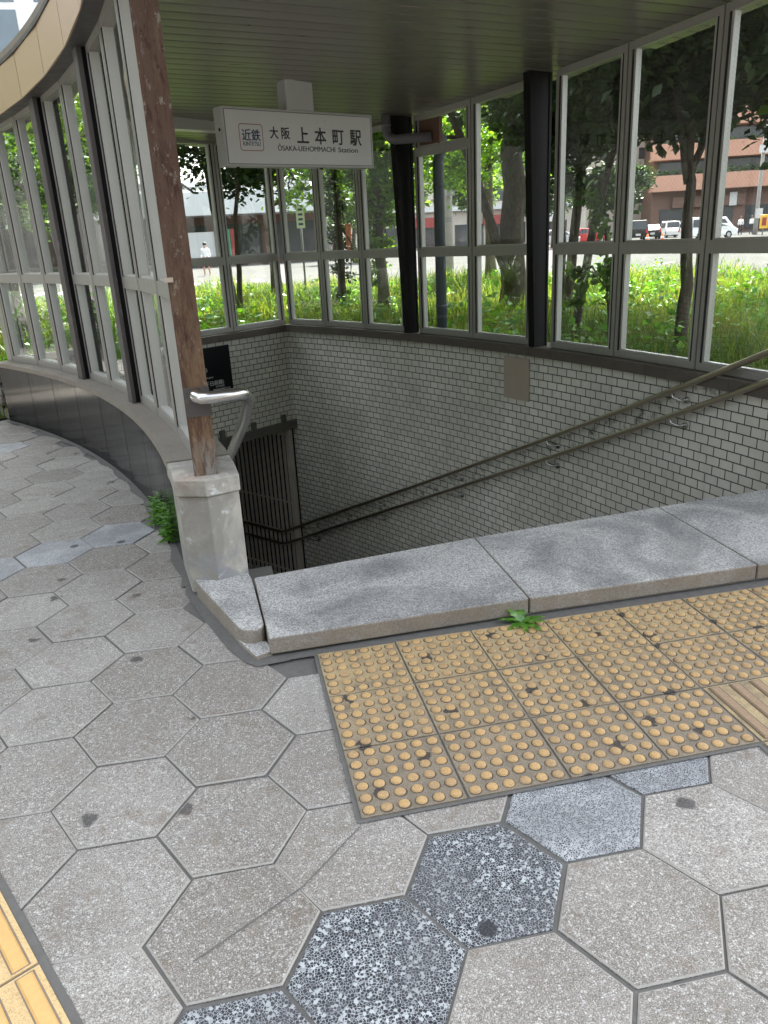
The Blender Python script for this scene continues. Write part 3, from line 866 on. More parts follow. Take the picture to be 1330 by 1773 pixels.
def pillar():
    t = thing('concrete_pillar', 'dirty white painted concrete end post under the rusty column', 'pillar', (-.34, .75, 0))
    A, B, C_, D, E = (-.463, .675), (-.338, .628), (-.211, .673), None, None
    e1, e2 = pol(9.755, 8.55), pol(9.494, 8.55)
    mid = pol(9.752, 7.5); mid2 = pol(9.494, 7.5)
    poly = [A, B, C_, (mid.x, mid.y), (e1.x, e1.y), (e2.x, e2.y), (mid2.x, mid2.y)]
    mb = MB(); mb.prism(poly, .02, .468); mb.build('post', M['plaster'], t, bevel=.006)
    c = [(-.478, .665), (-.342, .612), (-.203, .662), (mid.x+.012, mid.y), (e1.x+.012, e1.y-.005), (e2.x-.014, e2.y-.005), (mid2.x-.012, mid2.y)]
    mb = MB(); mb.prism(c, .471, .545); mb.build('cap', M['plaster'], t, bevel=.006)
pillar()

def column_mesh(Ra0, Ra1, Rb0, Rb1, th, dep, z0, z1, mats, name, label, group=None, front=None):
    """tapered steel column: radial extent Ra at the base, Rb at the top; front face at th, depth dep metres along the arc"""
    p = pol((Ra0+Ra1)/2, th, z0)
    t = thing(name, label, 'column', p, group)
    tt = pol(1, th)-pol(0, th); tn = Vector((-tt.y, tt.x, 0))
    mb = MB()
    # H section: web + two flanges + recess
    lo = [pol(R, th, z0) for R in (Ra0, Ra1)]; hi = [pol(R, th, z1) for R in (Rb0, Rb1)]
    def slab(fa0, fa1, n0, n1, m):
        a0 = lo[0].lerp(lo[1], fa0); a1 = lo[0].lerp(lo[1], fa1); b0 = hi[0].lerp(hi[1], fa0); b1 = hi[0].lerp(hi[1], fa1)
        pts = [a0+tn*n0, a1+tn*n0, a1+tn*n1, a0+tn*n1, b0+tn*n0, b1+tn*n0, b1+tn*n1, b0+tn*n1]
        b = len(mb.v); mb.v += [tuple(q) for q in pts]
        for q in ((0,3,2,1),(4,5,6,7),(0,1,5,4),(1,2,6,5),(2,3,7,6),(3,0,4,7)): mb.facei([b+k for k in q], m)
    slab(0, .12, 0, dep, 0); slab(.88, 1, 0, dep, 0); slab(.12, .88, dep*.1, dep*.9, 1 if len(mats) > 1 else 0)
    mb.build('shaft', mats, t, bevel=.003)
    return t
topz = lambda th, R: ceil_z(pol(R, th))-.004
def columns():
    # rusty front column
    p0 = pol(9.575, 6.48, .545)
    t = thing('steel_column', 'brown steel column with peeling rusty paint standing on the white pillar', 'column', pol(9.62, 6.8, .545))
    tt = Vector((1, .02, 0)).normalized(); tn = Vector((-tt.y, tt.x, 0))
    mb = MB()
    b = Vector((-.388, .688, .545))
    H = Vector((0, 0, 2.2))
    mb.obox(b, tt*.100, tn*.012, H); mb.obox(b+tn*.1, tt*.100, tn*.012, H); mb.obox(b+tn*.0121+tt*.008, tt*.084, tn*.0878, H)
    mb.obox(b+tt*.047-tn*.0018, tt*.005, tn*.0017, H)
    mb.build('shaft', M['rust'], t, bevel=.003)
    mb = MB(); mb.obox(b+tt*.0015-tn*.004+Vector((0, 0, .255)), tt*.104, tn*.0035, Vector((0, 0, .12)))
    mb.build('mounting_plate', M['darkgrey'], t)
    mb = MB(); mb.obox(b-tt*.012-tn*.008+Vector((0, 0, .79)), tt*.034, tn*.018, Vector((0, 0, .018)))
    mb.build('latch', M['plate'], t)
    for th, lab in ((25.36, 'far'), (17.62, 'near')):
        column_mesh(9.55, 9.76, 9.55, 9.80, th, .115, .553, topL(th)+.14, [M['darkgrey'], M['dark']],
                    'steel_column', 'dark steel column in the street side glazing, ' + ('the one nearer the rusty column' if lab == 'near' else 'the farther one from the rusty column'), 'steel columns of the curved glazing')
    for th, lab in ((26.6, 'far'), (18.6, 'near')):
        column_mesh(12.995, 13.14, 12.905, 13.14, th, .075, .507, topz(th, 13.0), [M['dark'], M['dark']],
                    'steel_column', 'black tapering steel column on the tiled wall sill, ' + ('right of the cover plate' if lab == 'near' else 'beside the drain pipe'), 'tapering columns inside the stair')
columns()

# ------------------------------------------------------------------ tiled stair wall with windows
def tile_wall():
    t = thing('tiled_wall', 'curved wall of grey glazed tiles beside the stairs with windows on top', 'wall', pol(13.1, 20, 0))
    mb = MB(); mb.arc(13.05, 13.25, 4.4, 36.5, -3.4, .425, step=.6, zoff=.42-.066*60)
    mb.build('tile_face', M['tile'], t)
    ce = [4.2, 9.6, 13.0, 17.6, 18.9, 22.9, 26.5, 30.3, 33.8, 36.4]
    for a, b in zip(ce[:-1], ce[1:]):
        mb = MB(); mb.arc(12.985, 13.3, a+.008, b-.008, .427, .506, step=.7)
        mb.build('sill', M['sill'], t, bevel=.004)
    ed = [(36.15, 33.2), (33.2, 30.1), (30.1, 27.15), (26.2, 22.66), (22.66, 19.2), (18.1, 14.85), (14.85, 11.3), (11.3, 7.7), (7.7, 4.4)]
    for i, (a, b) in enumerate(ed):
        A, B = pol(13.07, b), pol(13.07, a)
        window(t, A, B, .509, ceil_z(A)-.012, ceil_z(B)-.012, (pol(1, (a+b)/2)-pol(0, 0))[:2], extra=2.175 if i == 3 else None, glass='wired' if i >= 5 else 'glass')
    # solid infill behind the drain pipe
    A, B = pol(13.085, 24.65), pol(13.085, 26.0)
    mb = MB(); u = (B-A); nn = pol(1, 25.3)-pol(0, 25.3)
    mb.obox(A+Vector((0, 0, 2.256)), u, nn*.012, Vector((0, 0, ceil_z(A)-2.33)))
    mb.obox(A-u*.06-nn*.012+Vector((0, 0, 2.256)), u*.06, nn*.04, Vector((0, 0, ceil_z(A)-2.33)))
    mb.build('infill_panel', M['brown'], t)
    mb = MB(); mb.arc(13.038, 13.0498, 19.1, 20.58, .008, .388, step=.5); mb.build('cover_plate', M['plate'], t, 'beige metal cover plate fixed on the tiles', bevel=.003)
tile_wall()

def end_wall():
    th = 36.3
    rad = pol(1, th)-pol(0, th); tn = Vector((-rad.y, rad.x, 0))
    t = thing('tiled_end_wall', 'tiled wall across the passage mouth with windows on top and a dark beam below', 'wall', pol(11.4, th, 0))
    def W(R, n, z): return Vector((OX, OY, 0))+rad*R+tn*n+Vector((0, 0, z))
    mb = MB()
    for n in (0, .2):
        q = [W(9.74, n, -.71), W(13.049, n, -.71), W(13.049, n, .425), W(9.74, n, .425)]
        uv = [(9.74, -.71-.42+.066*60), (13.049, -.71-.42+.066*60), (13.049, .005+.066*60), (9.74, .005+.066*60)]
        mb.face(q if n == 0 else q[::-1], 0, uv if n == 0 else uv[::-1])
    mb.face([W(9.74, 0, -.71), W(9.74, .2, -.71), W(13.049, .2, -.71), W(13.049, 0, -.71)])
    mb.build('tile_face', M['tile'], t)
    for a, b in ((9.75, 10.9), (10.9, 11.95), (11.95, 12.975)):
        mb = MB(); mb.obox(W(a+.002, -.065, .427), rad*(b-a-.004), tn*.3, Vector((0, 0, .079)))
        mb.build('sill', M['sill'], t, bevel=.004)
    Rs = [9.72, 10.55, 11.4, 12.25, 13.06]
    for a, b in zip(Rs[:-1], Rs[1:]):
        A, B = W(a, .02, 0), W(b, .02, 0)
        window(t, A, B, .509, 2.555, 2.555, tn[:2])
    mb = MB(); mb.obox(W(9.72, .02, 2.557), rad*3.34, tn*.06, Vector((0, 0, .2))); mb.build('head_rail', M['alu'], t)
    mb = MB()
    mb.obox(W(9.76, -.05, -.80), rad*3.285, tn*.05, Vector((0, 0, .10)))
    mb.obox(W(9.76, -.05, -.803), rad*3.285, tn*.25, Vector((0, 0, .0029)))
    bm = mb.build('lintel_beam', M['beam'], t, bevel=.004)
    for R in (11.88, 12.36, 12.85, 11.4, 10.9):
        mb = MB(); mb.obox(W(R-.035, -.03, -.699), rad*.07, tn*.028, Vector((0, 0, .095))); mb.build('bracket', M['beam'], t)
    # black direction board
    s = thing('direction_sign', 'black direction board with white lettering on the tiled end wall', 'sign', W(11.6, -.02, .12))
    mb = MB(); mb.obox(W(11.05, -.03, -.137), rad*1.062, tn*.028, Vector((0, 0, .515))); mb.build('board', M['signblack'], s, bevel=.003)
    rows = [('改札口)', 11.77, .115, .058), ('Ticket gates)', 11.84, .035, .026), ('千日前線)', 11.985, -.052, .062), ('센니치마에선)', 11.985, -.083, .021), ('SENNICHIMAE Line)', 12.065, -.118, .028)]
    for body, R, z, sz in rows:
        Mx = Matrix.Translation(W(R, -.032, z)) @ Matrix(((rad.x, 0, -tn.x, 0), (rad.y, 0, -tn.y, 0), (0, 1, 0, 0), (0, 0, 0, 1)))
        text(body, sz, Mx, M['whiteink'], s, 'lettering', align='RIGHT', bold=.0)

def text(body, size, mtx, mat, parent, name, align='LEFT', bold=0.0, spacing=1.0, width=None):
    heavy, bold = bold, 0.0
    c = bpy.data.curves.new('t', 'FONT'); c.body = body; c.size = size; c.align_x = align; c.extrude = .0012; c.offset = bold*size; c.space_character = spacing
    o = bpy.data.objects.new('t', c); COL.objects.link(o)
    bpy.context.view_layer.update()
    me = bpy.data.meshes.new_from_object(o.evaluated_get(bpy.context.evaluated_depsgraph_get()))
    bpy.data.objects.remove(o)
    if heavy:
        bm = bmesh.new()
        for i, (dx, dy) in enumerate(((0, 0), (1, 0), (-1, 0), (0, 1), (0, -1), (.7, .7), (-.7, -.7), (.7, -.7), (-.7, .7))):
            n0 = len(bm.verts); bm.from_mesh(me); bm.verts.ensure_lookup_table()
            for v in bm.verts[n0:]: v.co += Vector((dx*heavy*size, dy*heavy*size, -.00008*i))
        bm.to_mesh(me); bm.free()
    if width:
        xs = [v.co.x for v in me.vertices]; w0 = max(xs)-min(xs); x0 = min(xs)
        for v in me.vertices: v.co.x = (v.co.x-x0)*width/w0
    me.transform(mtx)
    L = LOC[parent.name]
    me.transform(Matrix.Translation(-L))
    me.materials.clear(); me.materials.append(mat)
    for p in me.polygons: p.material_index = 0
    ob = bpy.data.objects.new(name, me); COL.objects.link(ob); ob.parent = parent; LOC[ob.name] = L
    return ob
end_wall()

# ------------------------------------------------------------------ gate leaf folded in the passage
def gate():
    t = thing('folding_gate', 'brown barred folding gate standing open against the passage wall', 'gate', pol(13.03, 38, -3.24))
    mb = MB()
    mb.arc(13.0, 13.07, 36.75, 37.05, -3.22, -.86, step=1); mb.build('gate_post', M['gate'], t, bevel=.004)
    for z0, z1 in ((-.95, -.90), (-3.10, -3.04), (-2.95, -2.93), (-2.35, -2.335), (-1.9, -1.885)):
        mb = MB(); mb.arc(13.038, 13.05, 37.05, 46, z0, z1, step=.8)
        mb.build('gate_rail', M['gate'], t)
    for k in range(24):
        a = 37.28+.385*k
        mb = MB(); mb.arc(13.022, 13.036, a, a+.19, -3.12, -.90, step=1)
        mb.build('gate_bar', M['gate'], t)
gate()

# ------------------------------------------------------------------ handrails
def rail_path(R, z_of, t0, t1, n):
    return [pol(R, t0+(t1-t0)*i/n, z_of(t0+(t1-t0)*i/n)) for i in range(n+1)]
def rails():
    R = 12.972
    for off, lab in ((0, 'upper'), (-.18, 'lower')):
        def z(th): return max(-2.335, .708-.1027*(th-8.31))+off
        t = thing('handrail', '%s of two bronze handrails running down the tiled stair wall' % lab, 'handrail', pol(R, 20, z(20)))
        mb = MB()
        P = [pol(R, 3.2, z(4.2)), pol(R, 4.2, z(4.2))]+rail_path(R, z, 4.8, 37.9, 46)+rail_path(R, z, 38.1, 46, 8)
        mb.tube(P, .0205, 14); mb.build('rail', M['bronze'], t)
        for th in (5.7, 11.7, 17.7, 23.7, 29.6, 35.35):
            mb = MB(); zz = z(th)
            mb.tube([pol(R, th, zz-.016), pol(R+.004, th-.04, zz-.045), pol(R+.03, th-.2, zz-.062), pol(R+.076, th-.33, zz-.062)], .0085, 8)
            c = pol(R+.07, th-.33, zz-.062)
            mb.tube([pol(R+.062, th-.33, zz-.062), pol(R+.0775, th-.33, zz-.062)], .024, 14)
            mb.build('bracket', M['steel'], t)
    # left rail springing from the rusty column
    t = thing('handrail', 'short stainless steel handrail bent from the rusty column down into the stairwell', 'handrail', (-.3, .68, .88))
    zf = lambda th: .868-.0995*(th-6.6)
    P = [Vector((-.338, .683, .895)), Vector((-.338, .655, .892)), Vector((-.33, .625, .89)), Vector((-.312, .607, .888)), Vector((-.28, .604, .888)), Vector((-.20, .640, .886)), Vector((-.165, .662, .884)), Vector((-.148, .685, .878)), Vector((-.143, .72, .868))]
    e = pol(9.855, 8.2, zf(8.2))
    P += [pol(9.856, 7.2+.0, zf(7.0))]
    P += rail_path(9.856, zf, 8.2, 36, 24)
    mb = MB(); mb.tube(P, .026, 14); mb.build('rail', M['steel'], t)
    for th in (12, 18, 24, 30):
        mb = MB(); mb.tube([pol(9.85, th, zf(th)-.02), pol(9.84, th, zf(th)-.05), pol(9.755, th, zf(th)-.06)], .009, 8); mb.build('bracket', M['steel'], t)
rails()

# ------------------------------------------------------------------ roof
def roof():
    t = thing('canopy_roof', 'curved station roof with a slatted metal ceiling and beige metal fascia', 'roof', pol(11.4, 20, 2.7))
    # ceiling slats, direction 10 degrees from X
    a = math.radians(10); u = Vector((math.cos(a), math.sin(a), 0)); v = Vector((-u.y, u.x, 0))
    mb = MB(); pitch = .135
    for k in range(-22, 64):
        y0 = k*pitch
        run = None
        ss = [-6+.12*i for i in range(110)]
        segs = []
        for s in ss:
            p = u*s+v*(y0+pitch/2)
            R = math.hypot(p.x-OX, p.y-OY); th = math.degrees(math.atan2(p.y-OY, p.x-OX))
            ok = 9.66 < R < 13.36 and -1.0 < th < 37.6
            if ok: run = [s, s] if run is None else [run[0], s]
            elif run: segs.append(run); run = None
        if run: segs.append(run)
        for s0, s1 in segs:
            s0 -= .06; s1 += .06
            prof = [(0.0058, .026), (.0066, .0022), (.012, 0), (.067, -.0010), (pitch-.012, 0), (pitch-.0066, .0022), (pitch-.0058, .026)]
            for (w0, h0), (w1, h1) in zip(prof[:-1], prof[1:]):
                q = []
                for s, ww, hh in ((s0, w0, h0), (s0, w1, h1), (s1, w1, h1), (s1, w0, h0)):
                    p = u*s+v*(y0+ww); q.append((p.x, p.y, ceil_z(p)+hh))
                mb.face(q)
    c = mb.build('ceiling', M['ceil'], t, merge=True)
    mb = MB()
    n = 40
    for i in range(n):
        t0, t1 = -1.5+39.5*i/n, -1.5+39.5*(i+1)/n
        q = [pol(9.55, t0), pol(13.45, t0), pol(13.45, t1), pol(9.55, t1)]
        lo = [Vector((p.x, p.y, ceil_z(p)+.03)) for p in q]
        hi = [Vector((p.x, p.y, ceil_z(p)+.16)) for p in q]
        mb.face(lo[::-1]); mb.face(hi)
        mb.face([lo[1], lo[2], hi[2], hi[1]]); mb.face([lo[3], lo[0], hi[0], hi[3]])
        if i == 0: mb.face([lo[0], lo[1], hi[1], hi[0]])
        if i == n-1: mb.face([lo[2], lo[3], hi[3], hi[2]])
    mb.build('roof_slab', M['rooftop'], t)
    # fascia panels, flat facets
    fb = lambda th: 2.635-.0062*th
    fe = [-1.6+3.9*k for k in range(11)]
    for a_, b_ in zip(fe[:-1], fe[1:]):
        mb = MB()
        A, B = pol(9.5, a_+.03), pol(9.5, b_-.03)
        nrm = (pol(1, (a_+b_)/2)-pol(0, 0))
        za, zb = fb(a_), fb(b_)
        p = [A+Vector((0, 0, za)), B+Vector((0, 0, zb)), B+Vector((0, 0, zb+.265)), A+Vector((0, 0, za+.265))]
        q = [x+nrm*.02 for x in p]
        mb.face(p[::-1]); mb.face(q)
        for i in range(4):
            j = (i+1) % 4; mb.face([p[i], p[j], q[j], q[i]])
        mb.build('fascia_panel', M['fascia'], t)
    mb = MB(); mc = MB()
    for i in range(n):
        t0, t1 = -1.6+39*i/n, -1.6+39*(i+1)/n
        A0, A1 = pol(9.505, t0, fb(t0)-.001), pol(9.505, t1, fb(t1)-.001)
        B0, B1 = pol(9.60, t0, fb(t0)-.001), pol(9.60, t1, fb(t1)-.001)
        C0, C1 = pol(9.60, t0, fb(t0)+.1), pol(9.60, t1, fb(t1)+.1)
        mb.face([A0, B0, B1, A1]); mb.face([B0, C0, C1, B1])
        for (ra, rb, h0, h1, tgt) in ((9.488, 9.63, .268, .292, mb), (9.495, 9.75, .294, .335, mc)):
            a0, a1 = pol(ra, t0, fb(t0)+h0), pol(ra, t1, fb(t1)+h0); b0, b1 = pol(rb, t0, fb(t0)+h0), pol(rb, t1, fb(t1)+h0)
            U = Vector((0, 0, h1-h0))
            tgt.face([a0, b0, b1, a1]); tgt.face([a0, a1, a1+U, a0+U]); tgt.face([a0+U, a1+U, b1+U, b0+U]); tgt.face([b0, b0+U, b1+U, b1])
    mb.build('fascia_trim', M['roofdark'], t); mc.build('parapet_cap', M['coping'], t)
    # outer edge trim on the park side
    mb = MB(); mb.arc(13.42, 13.5, -1.5, 37.8, 2.74, 3.0, step=1.2); mb.build('outer_fascia', M['fascia'], t)
roof()

def ceiling_box():
    th = 31.5
    t = thing('ceiling_box', 'pale grey box beam fixed under the ceiling behind the station sign', 'beam', pol(11.4, th, 2.5))
    rad = pol(1, th)-pol(0, th); tn = Vector((-rad.y, rad.x, 0))
    mb = MB(); p = pol(10.6, th, 2.485); mb.obox(p, rad*2.35, tn*.12, Vector((0, 0, .10)))
    mb.build('casing', M['signwhite'], t, bevel=.004)
    mb = MB(); mb.obox(p+rad*.2+tn*.02+Vector((0, 0, .1001)), rad*1.9, tn*.08, Vector((0, 0, .075))); mb.build('mount', M['signframe'], t)
ceiling_box()

# ------------------------------------------------------------------ station sign
def station_sign():
    a = math.radians(26.4); u = Vector((math.cos(a), math.sin(a), 0)); n = Vector((math.sin(a), -math.cos(a), 0))
    c = Vector((.607, 4.1, 0)); L, H, Z, T = 1.385, .402, 2.016, .125
    A = c-u*L/2
    t = thing('station_sign', 'white station name box sign hanging from the slatted ceiling', 'sign', (c.x, c.y, Z))
    mb = MB(); mb.obox(A-n*T+Vector((0, 0, Z)), u*L, n*T, Vector((0, 0, H))); mb.build('sign_box', M['signframe'], t, bevel=.004)
    mb = MB(); mb.obox(A+u*.022+n*.0005+Vector((0, 0, Z+.02)), u*(L-.044), n*.003, Vector((0, 0, H-.04))); mb.build('sign_face', M['signwhite'], t)
    mb = MB()
    for (s, z, w, h) in ((.018, .016, L-.036, .003), (.018, H-.019, L-.036, .003), (.018, .019, .003, H-.038), (L-.021, .019, .003, H-.038)):
        mb.obox(A+u*s+n*.0003+Vector((0, 0, Z+z)), u*w, n*.0022, Vector((0, 0, h)))
    mb.build('seam', M['ink'], t)
    mb = MB(); p = c-u*.125-n*(T*.5+.06)
    mb.obox(p+Vector((0, 0, Z+H+.001)), u*.25, n*.12, Vector((0, 0, ceil_z(c)-Z-H+.012))); mb.build('hanger', M['signframe'], t, bevel=.004)
    for s in (.12, L-.5):
        mb = MB(); mb.tube([A+u*s-n*.05+Vector((0, 0, Z-.012)), A+u*s-n*.05+Vector((0, 0, Z))], .012, 8); mb.build('bolt', M['dark'], t)
    mb = MB()
    mb.tube([A-u*.004-n*.05+Vector((0, 0, Z+.25)), A+u*.001-n*.05+Vector((0, 0, Z+.25))], .012, 8)
    mb.build('bolt', M['dark'], t)
    def at(s, fz):       # s fraction from the left, fz fraction from the top
        o = A+u*(s*L)+n*.0042+Vector((0, 0, Z+H*(1-fz)))
        return Matrix.Translation(o) @ Matrix(((u.x, 0, n.x, 0), (u.y, 0, n.y, 0), (0, 1, 0, 0), (0, 0, 0, 1)))
    def line(body, s0, s1, fz, cap, mat, bold, nm, sp=1.0):
        text(body, cap, at(s0, fz), mat, t, nm, bold=bold, width=(s1-s0)*L)
    # kanji, placed one by one; baseline fraction = lower edge
    for ch, s0, s1, fz, sz in (('大', .282, .337, .492, .088), ('阪', .357, .412, .492, .088), ('上', .458, .538, .555, .128), ('本', .578, .658, .555, .128), ('町', .703, .783, .555, .128), ('駅', .828, .912, .555, .128)):
        text(ch, sz, at(s0, fz), M['ink'], t, 'kanji', bold=.018, width=(s1-s0)*L)
    line('ŌSAKA-UEHOMMACHI', .327, .716, .715, .052, M['ink'], .006, 'roman_lettering')
    line('Station', .738, .881, .715, .052, M['ink'], .006, 'roman_lettering')
    line('近鉄', .108, .222, .545, .085, M['navy'], .014, 'kanji')
    line('KINTETSU', .113, .218, .645, .040, M['navy'], .008, 'roman_lettering')
    # rounded red frame
    s0, s1, f0, f1 = .092, .238, .275, .735
    x0, x1, z0, z1 = s0*L, s1*L, H*(1-f1), H*(1-f0)
    def rr(x0, x1, z0, z1, r):
        pts = []
        for cx, cz, a0 in ((x1-r, z1-r, 0), (x0+r, z1-r, 90), (x0+r, z0+r, 180), (x1-r, z0+r, 270)):
            for k in range(5):
                an = math.radians(a0+22.5*k); pts.append((cx+r*math.cos(an), cz+r*math.sin(an)))
        return pts
    o_, i_ = rr(x0, x1, z0, z1, .022), rr(x0+.005, x1-.005, z0+.005, z1-.005, .018)
    mb = MB()
    W = lambda q: A+u*q[0]+n*.0045+Vector((0, 0, Z+q[1]))
    for k in range(len(o_)):
        j = (k+1) % len(o_); mb.face([W(o_[k]), W(o_[j]), W(i_[j]), W(i_[k])])
    mb.build('emblem_frame', M['red'], t)
station_sign()

def pipes():
    t = thing('drain_pipe', 'grey drain pipe elbow coming down from the ceiling beside the black column', 'pipe', pol(12.84, 27, 2.4))
    mb = MB()
    zc = 2.33
    P = [pol(12.84, 26.75, ceil_z(pol(12.84, 26.75))+.01), pol(12.84, 26.75, 2.44), pol(12.842, 26.7, 2.385), pol(12.855, 26.55, 2.345), pol(12.88, 26.3, zc), pol(13.09, 25.1, zc)]
    mb.tube(P, .044, 16); mb.build('tube', M['pipe'], t)
    mb = MB(); mb.tube([pol(12.84, 26.75, 2.455), pol(12.84, 26.75, 2.47)], .049, 16); mb.build('collar', M['pipe'], t)
    t = thing('downpipe', 'blue grey downpipe standing outside the window next to the black column', 'pipe', pol(13.3, 25.9, 0))
    mb = MB(); P = [pol(13.14, 25.1, zc), pol(13.25, 25.3, zc-.02), pol(13.29, 25.55, zc-.08), pol(13.29, 25.75, zc-.2), pol(13.29, 25.75, -.02)]
    mb.tube(P, .055, 14); mb.build('tube', M['bluepipe'], t)
    for z in (1.9, .75):
        mb = MB(); mb.tube([pol(13.29, 25.75, z), pol(13.29, 25.75, z+.03)], .061, 14); mb.build('clip', M['bluepipe'], t)
pipes()

# ------------------------------------------------------------------ verge, kerb, grass
VERGE = [(3.45, -3.0), (10.5, -3.0), (13.5, 8), (13.0, 17.6), (7.5, 21.0), (.5, 24.6), (-3.5, 25.4)]
def verge():
    pts = [pol(13.27, t) for t in [1.0+35.6*i/24 for i in range(25)]]
    inner = [(p.x, p.y) for p in pts]
    back = [(pol(9.4, 36.8).x, pol(9.4, 36.8).y), (-2.75, 6.2), (-3.35, 7.6), (-3.9, 9.4)]
    poly = VERGE + [(-6.5, 24.0), (-6.0, 14.0)] + back[::-1] + inner[::-1]
    mb = MB(); mb.face([(p[0], p[1], .02) for p in poly]); o = mb.build('verge_ground', M['soil']); tag(o, kind='structure')
    mb = MB()
    ed = VERGE[1:]+[(-6.5, 24.0), (-6.0, 14.0)]
    for a, b in zip(ed[:-1], ed[1:]):
        A, B = Vector((*a, -.03)), Vector((*b, -.03)); d = (B-A).normalized(); n = Vector((d.y, -d.x, 0))
        mb.obox(A, B-A, n*.15, Vector((0, 0, .15)))
    o = mb.build('kerb', M['kerb']); tag(o, kind='structure')
    return poly
def inside(poly, x, y):
    c = False; n = len(poly)
    for i in range(n):
        x1, y1 = poly[i]; x2, y2 = poly[(i+1) % n]
        if (y1 > y) != (y2 > y) and x < (x2-x1)*(y-y1)/(y2-y1)+x1: c = not c
    return c
VP = verge()

def grass():
    rnd = random.Random(11)
    mb = MB()
    def blade(x, y, h, w, m=0):
        an = rnd.uniform(0, 2*PI); lx, ly = math.cos(an), math.sin(an)
        sx, sy = -ly*w, lx*w
        ln = h*rnd.uniform(.15, .7)
        z0 = .0
        a = mb.vert((x-sx, y-sy, z0)); b = mb.vert((x+sx, y+sy, z0))
        c = mb.vert((x+sx*.8+lx*ln*.35, y+sy*.8+ly*ln*.35, h*.6)); d = mb.vert((x-sx*.8+lx*ln*.35, y-sy*.8+ly*ln*.35, h*.6))
        e = mb.vert((x+lx*ln, y+ly*ln, h*rnd.uniform(.85, 1)))
        mb.facei([a, b, c, d], m); mb.facei([d, c, e], m)
    n = 0
    while n < 80000:
        # denser close to the glazing
        y = 3+22*rnd.random()**1.35; x = rnd.uniform(-6, 12.5)
        if not inside(VP, x, y): continue
        R = math.hypot(x-OX, y-OY)
        hv = .5+.5*math.sin(x*1.3+2*math.sin(y*.7))*math.cos(y*.9+x*.4)
        h = rnd.uniform(.12, .38)+.5*hv*hv*rnd.random()
        if R < 15: h *= .75
        blade(x, y, h, rnd.uniform(.004, .009)*(1 if y < 12 else 1.7)); n += 1
    # a few near the right of the wall
    o = mb.build('grass', M['grass']); tag(o, kind='stuff', label='tall uncut grass on the verge behind the glazing', cat='grass')
    # broad leaved weeds
    mb = MB()
    for _ in range(480):
        y = 4.5+13*rnd.random(); x = rnd.uniform(-3, 11)
        if not inside(VP, x, y): continue
        k = rnd.randint(10, 26); hh = rnd.uniform(.15, .75)
        for _ in range(k):
            lx, ly = x+rnd.gauss(0, .12), y+rnd.gauss(0, .12)
            lR, lt = math.hypot(lx-OX, ly-OY), math.degrees(math.atan2(ly-OY, lx-OX))
            if lR < 13.5 and lt < 38: continue
            leaf(mb, (lx, ly, rnd.uniform(.08, hh)), rnd.uniform(.06, .15), rnd)
    o = mb.build('weeds', M['weed']); tag(o, kind='stuff', label='broad leaved weeds growing among the tall grass', cat='weeds')

def leaf(mb, p, s, rnd, m=0, down=.25, asp=.31):
    d = Vector((rnd.gauss(0, 1), rnd.gauss(0, 1), rnd.gauss(0, .6)-down))
    d = d.normalized() if d.length > 1e-3 else Vector((1, 0, 0))
    n = Vector((rnd.gauss(0, .7), rnd.gauss(0, .7), 1))
    sd = d.cross(n)
    sd = sd.normalized() if sd.length > 1e-3 else d.orthogonal().normalized()
    nn = sd.cross(d)
    p = Vector(p); w = s*asp
    b = len(mb.v)
    mb.v += [tuple(p), tuple(p+d*s*.5+sd*w+nn*s*.06), tuple(p+d*s), tuple(p+d*s*.5-sd*w+nn*s*.06)]
    mb.facei([b, b+1, b+2, b+3], m)
grass()

LEAFK = 2.3
def foliage(mb, blobs, rnd, m=0):
    """blobs: (centre, radii, n leaves, leaf size, n clumps)"""
    cl = []
    for c, r, n, s, k in blobs:
        cs = []
        for _ in range(k):
            while True:
                q = Vector((rnd.uniform(-1, 1), rnd.uniform(-1, 1), rnd.uniform(-1, 1)))
                if .25 < q.length < 1: break
            cs.append((Vector((c[0]+q.x*r[0], c[1]+q.y*r[1], c[2]+q.z*r[2])), rnd.uniform(.16, .34)*(r[0]+r[1]+r[2])/3))
        cl += cs
        for _ in range(int(n*LEAFK)):
            cc, cr = cs[rnd.randrange(k)]
            g = Vector((rnd.gauss(0, .6), rnd.gauss(0, .6), rnd.gauss(0, .42)))*cr
            leaf(mb, cc+g, s*rnd.uniform(.65, 1.25), rnd, m)
    return cl

def tree(name, label, stems, blobs, leafmat, bark='bark', group=None, seed=1, branches=18):
    rnd = random.Random(seed)
    base = stems[0][0][0]
    t = thing(name, label, 'tree', (base[0], base[1], 0), group)
    tb = MB()
    tops = []
    for path, r0, r1 in stems:
        P = [Vector(p) for p in path]
        Q = []
        for a, b in zip(P[:-1], P[1:]):
            for i in range(3):
                q = a.lerp(b, i/3)
                Q.append(q+Vector((rnd.gauss(0, .2), rnd.gauss(0, .2), 0))*r0 if Q else q)
        Q.append(P[-1])
        rr = [r0+(r1-r0)*i/(len(Q)-1) for i in range(len(Q))]
        rr[0] *= 1.35
        tb.tube(Q, rr, 10); tops += [(q, r_) for q, r_ in zip(Q[len(Q)//2:], rr[len(Q)//2:])]
    lb = MB()
    cl = foliage(lb, blobs, rnd)
    rnd.shuffle(cl)
    for c, cr in cl[:branches]:
        q, r_ = min(tops, key=lambda a: (a[0]-c).length+rnd.random()*.4)
        mid = q.lerp(c, .5)+Vector((rnd.gauss(0, .1), rnd.gauss(0, .1), .12))
        tb.tube([q, q.lerp(mid, .5), mid, c], [min(r_*.55, .05), min(r_*.45, .035), .02, .008], 6)
    tb.build('trunk', M[bark], t)
    lb.build('crown', M[leafmat], t)
    return t

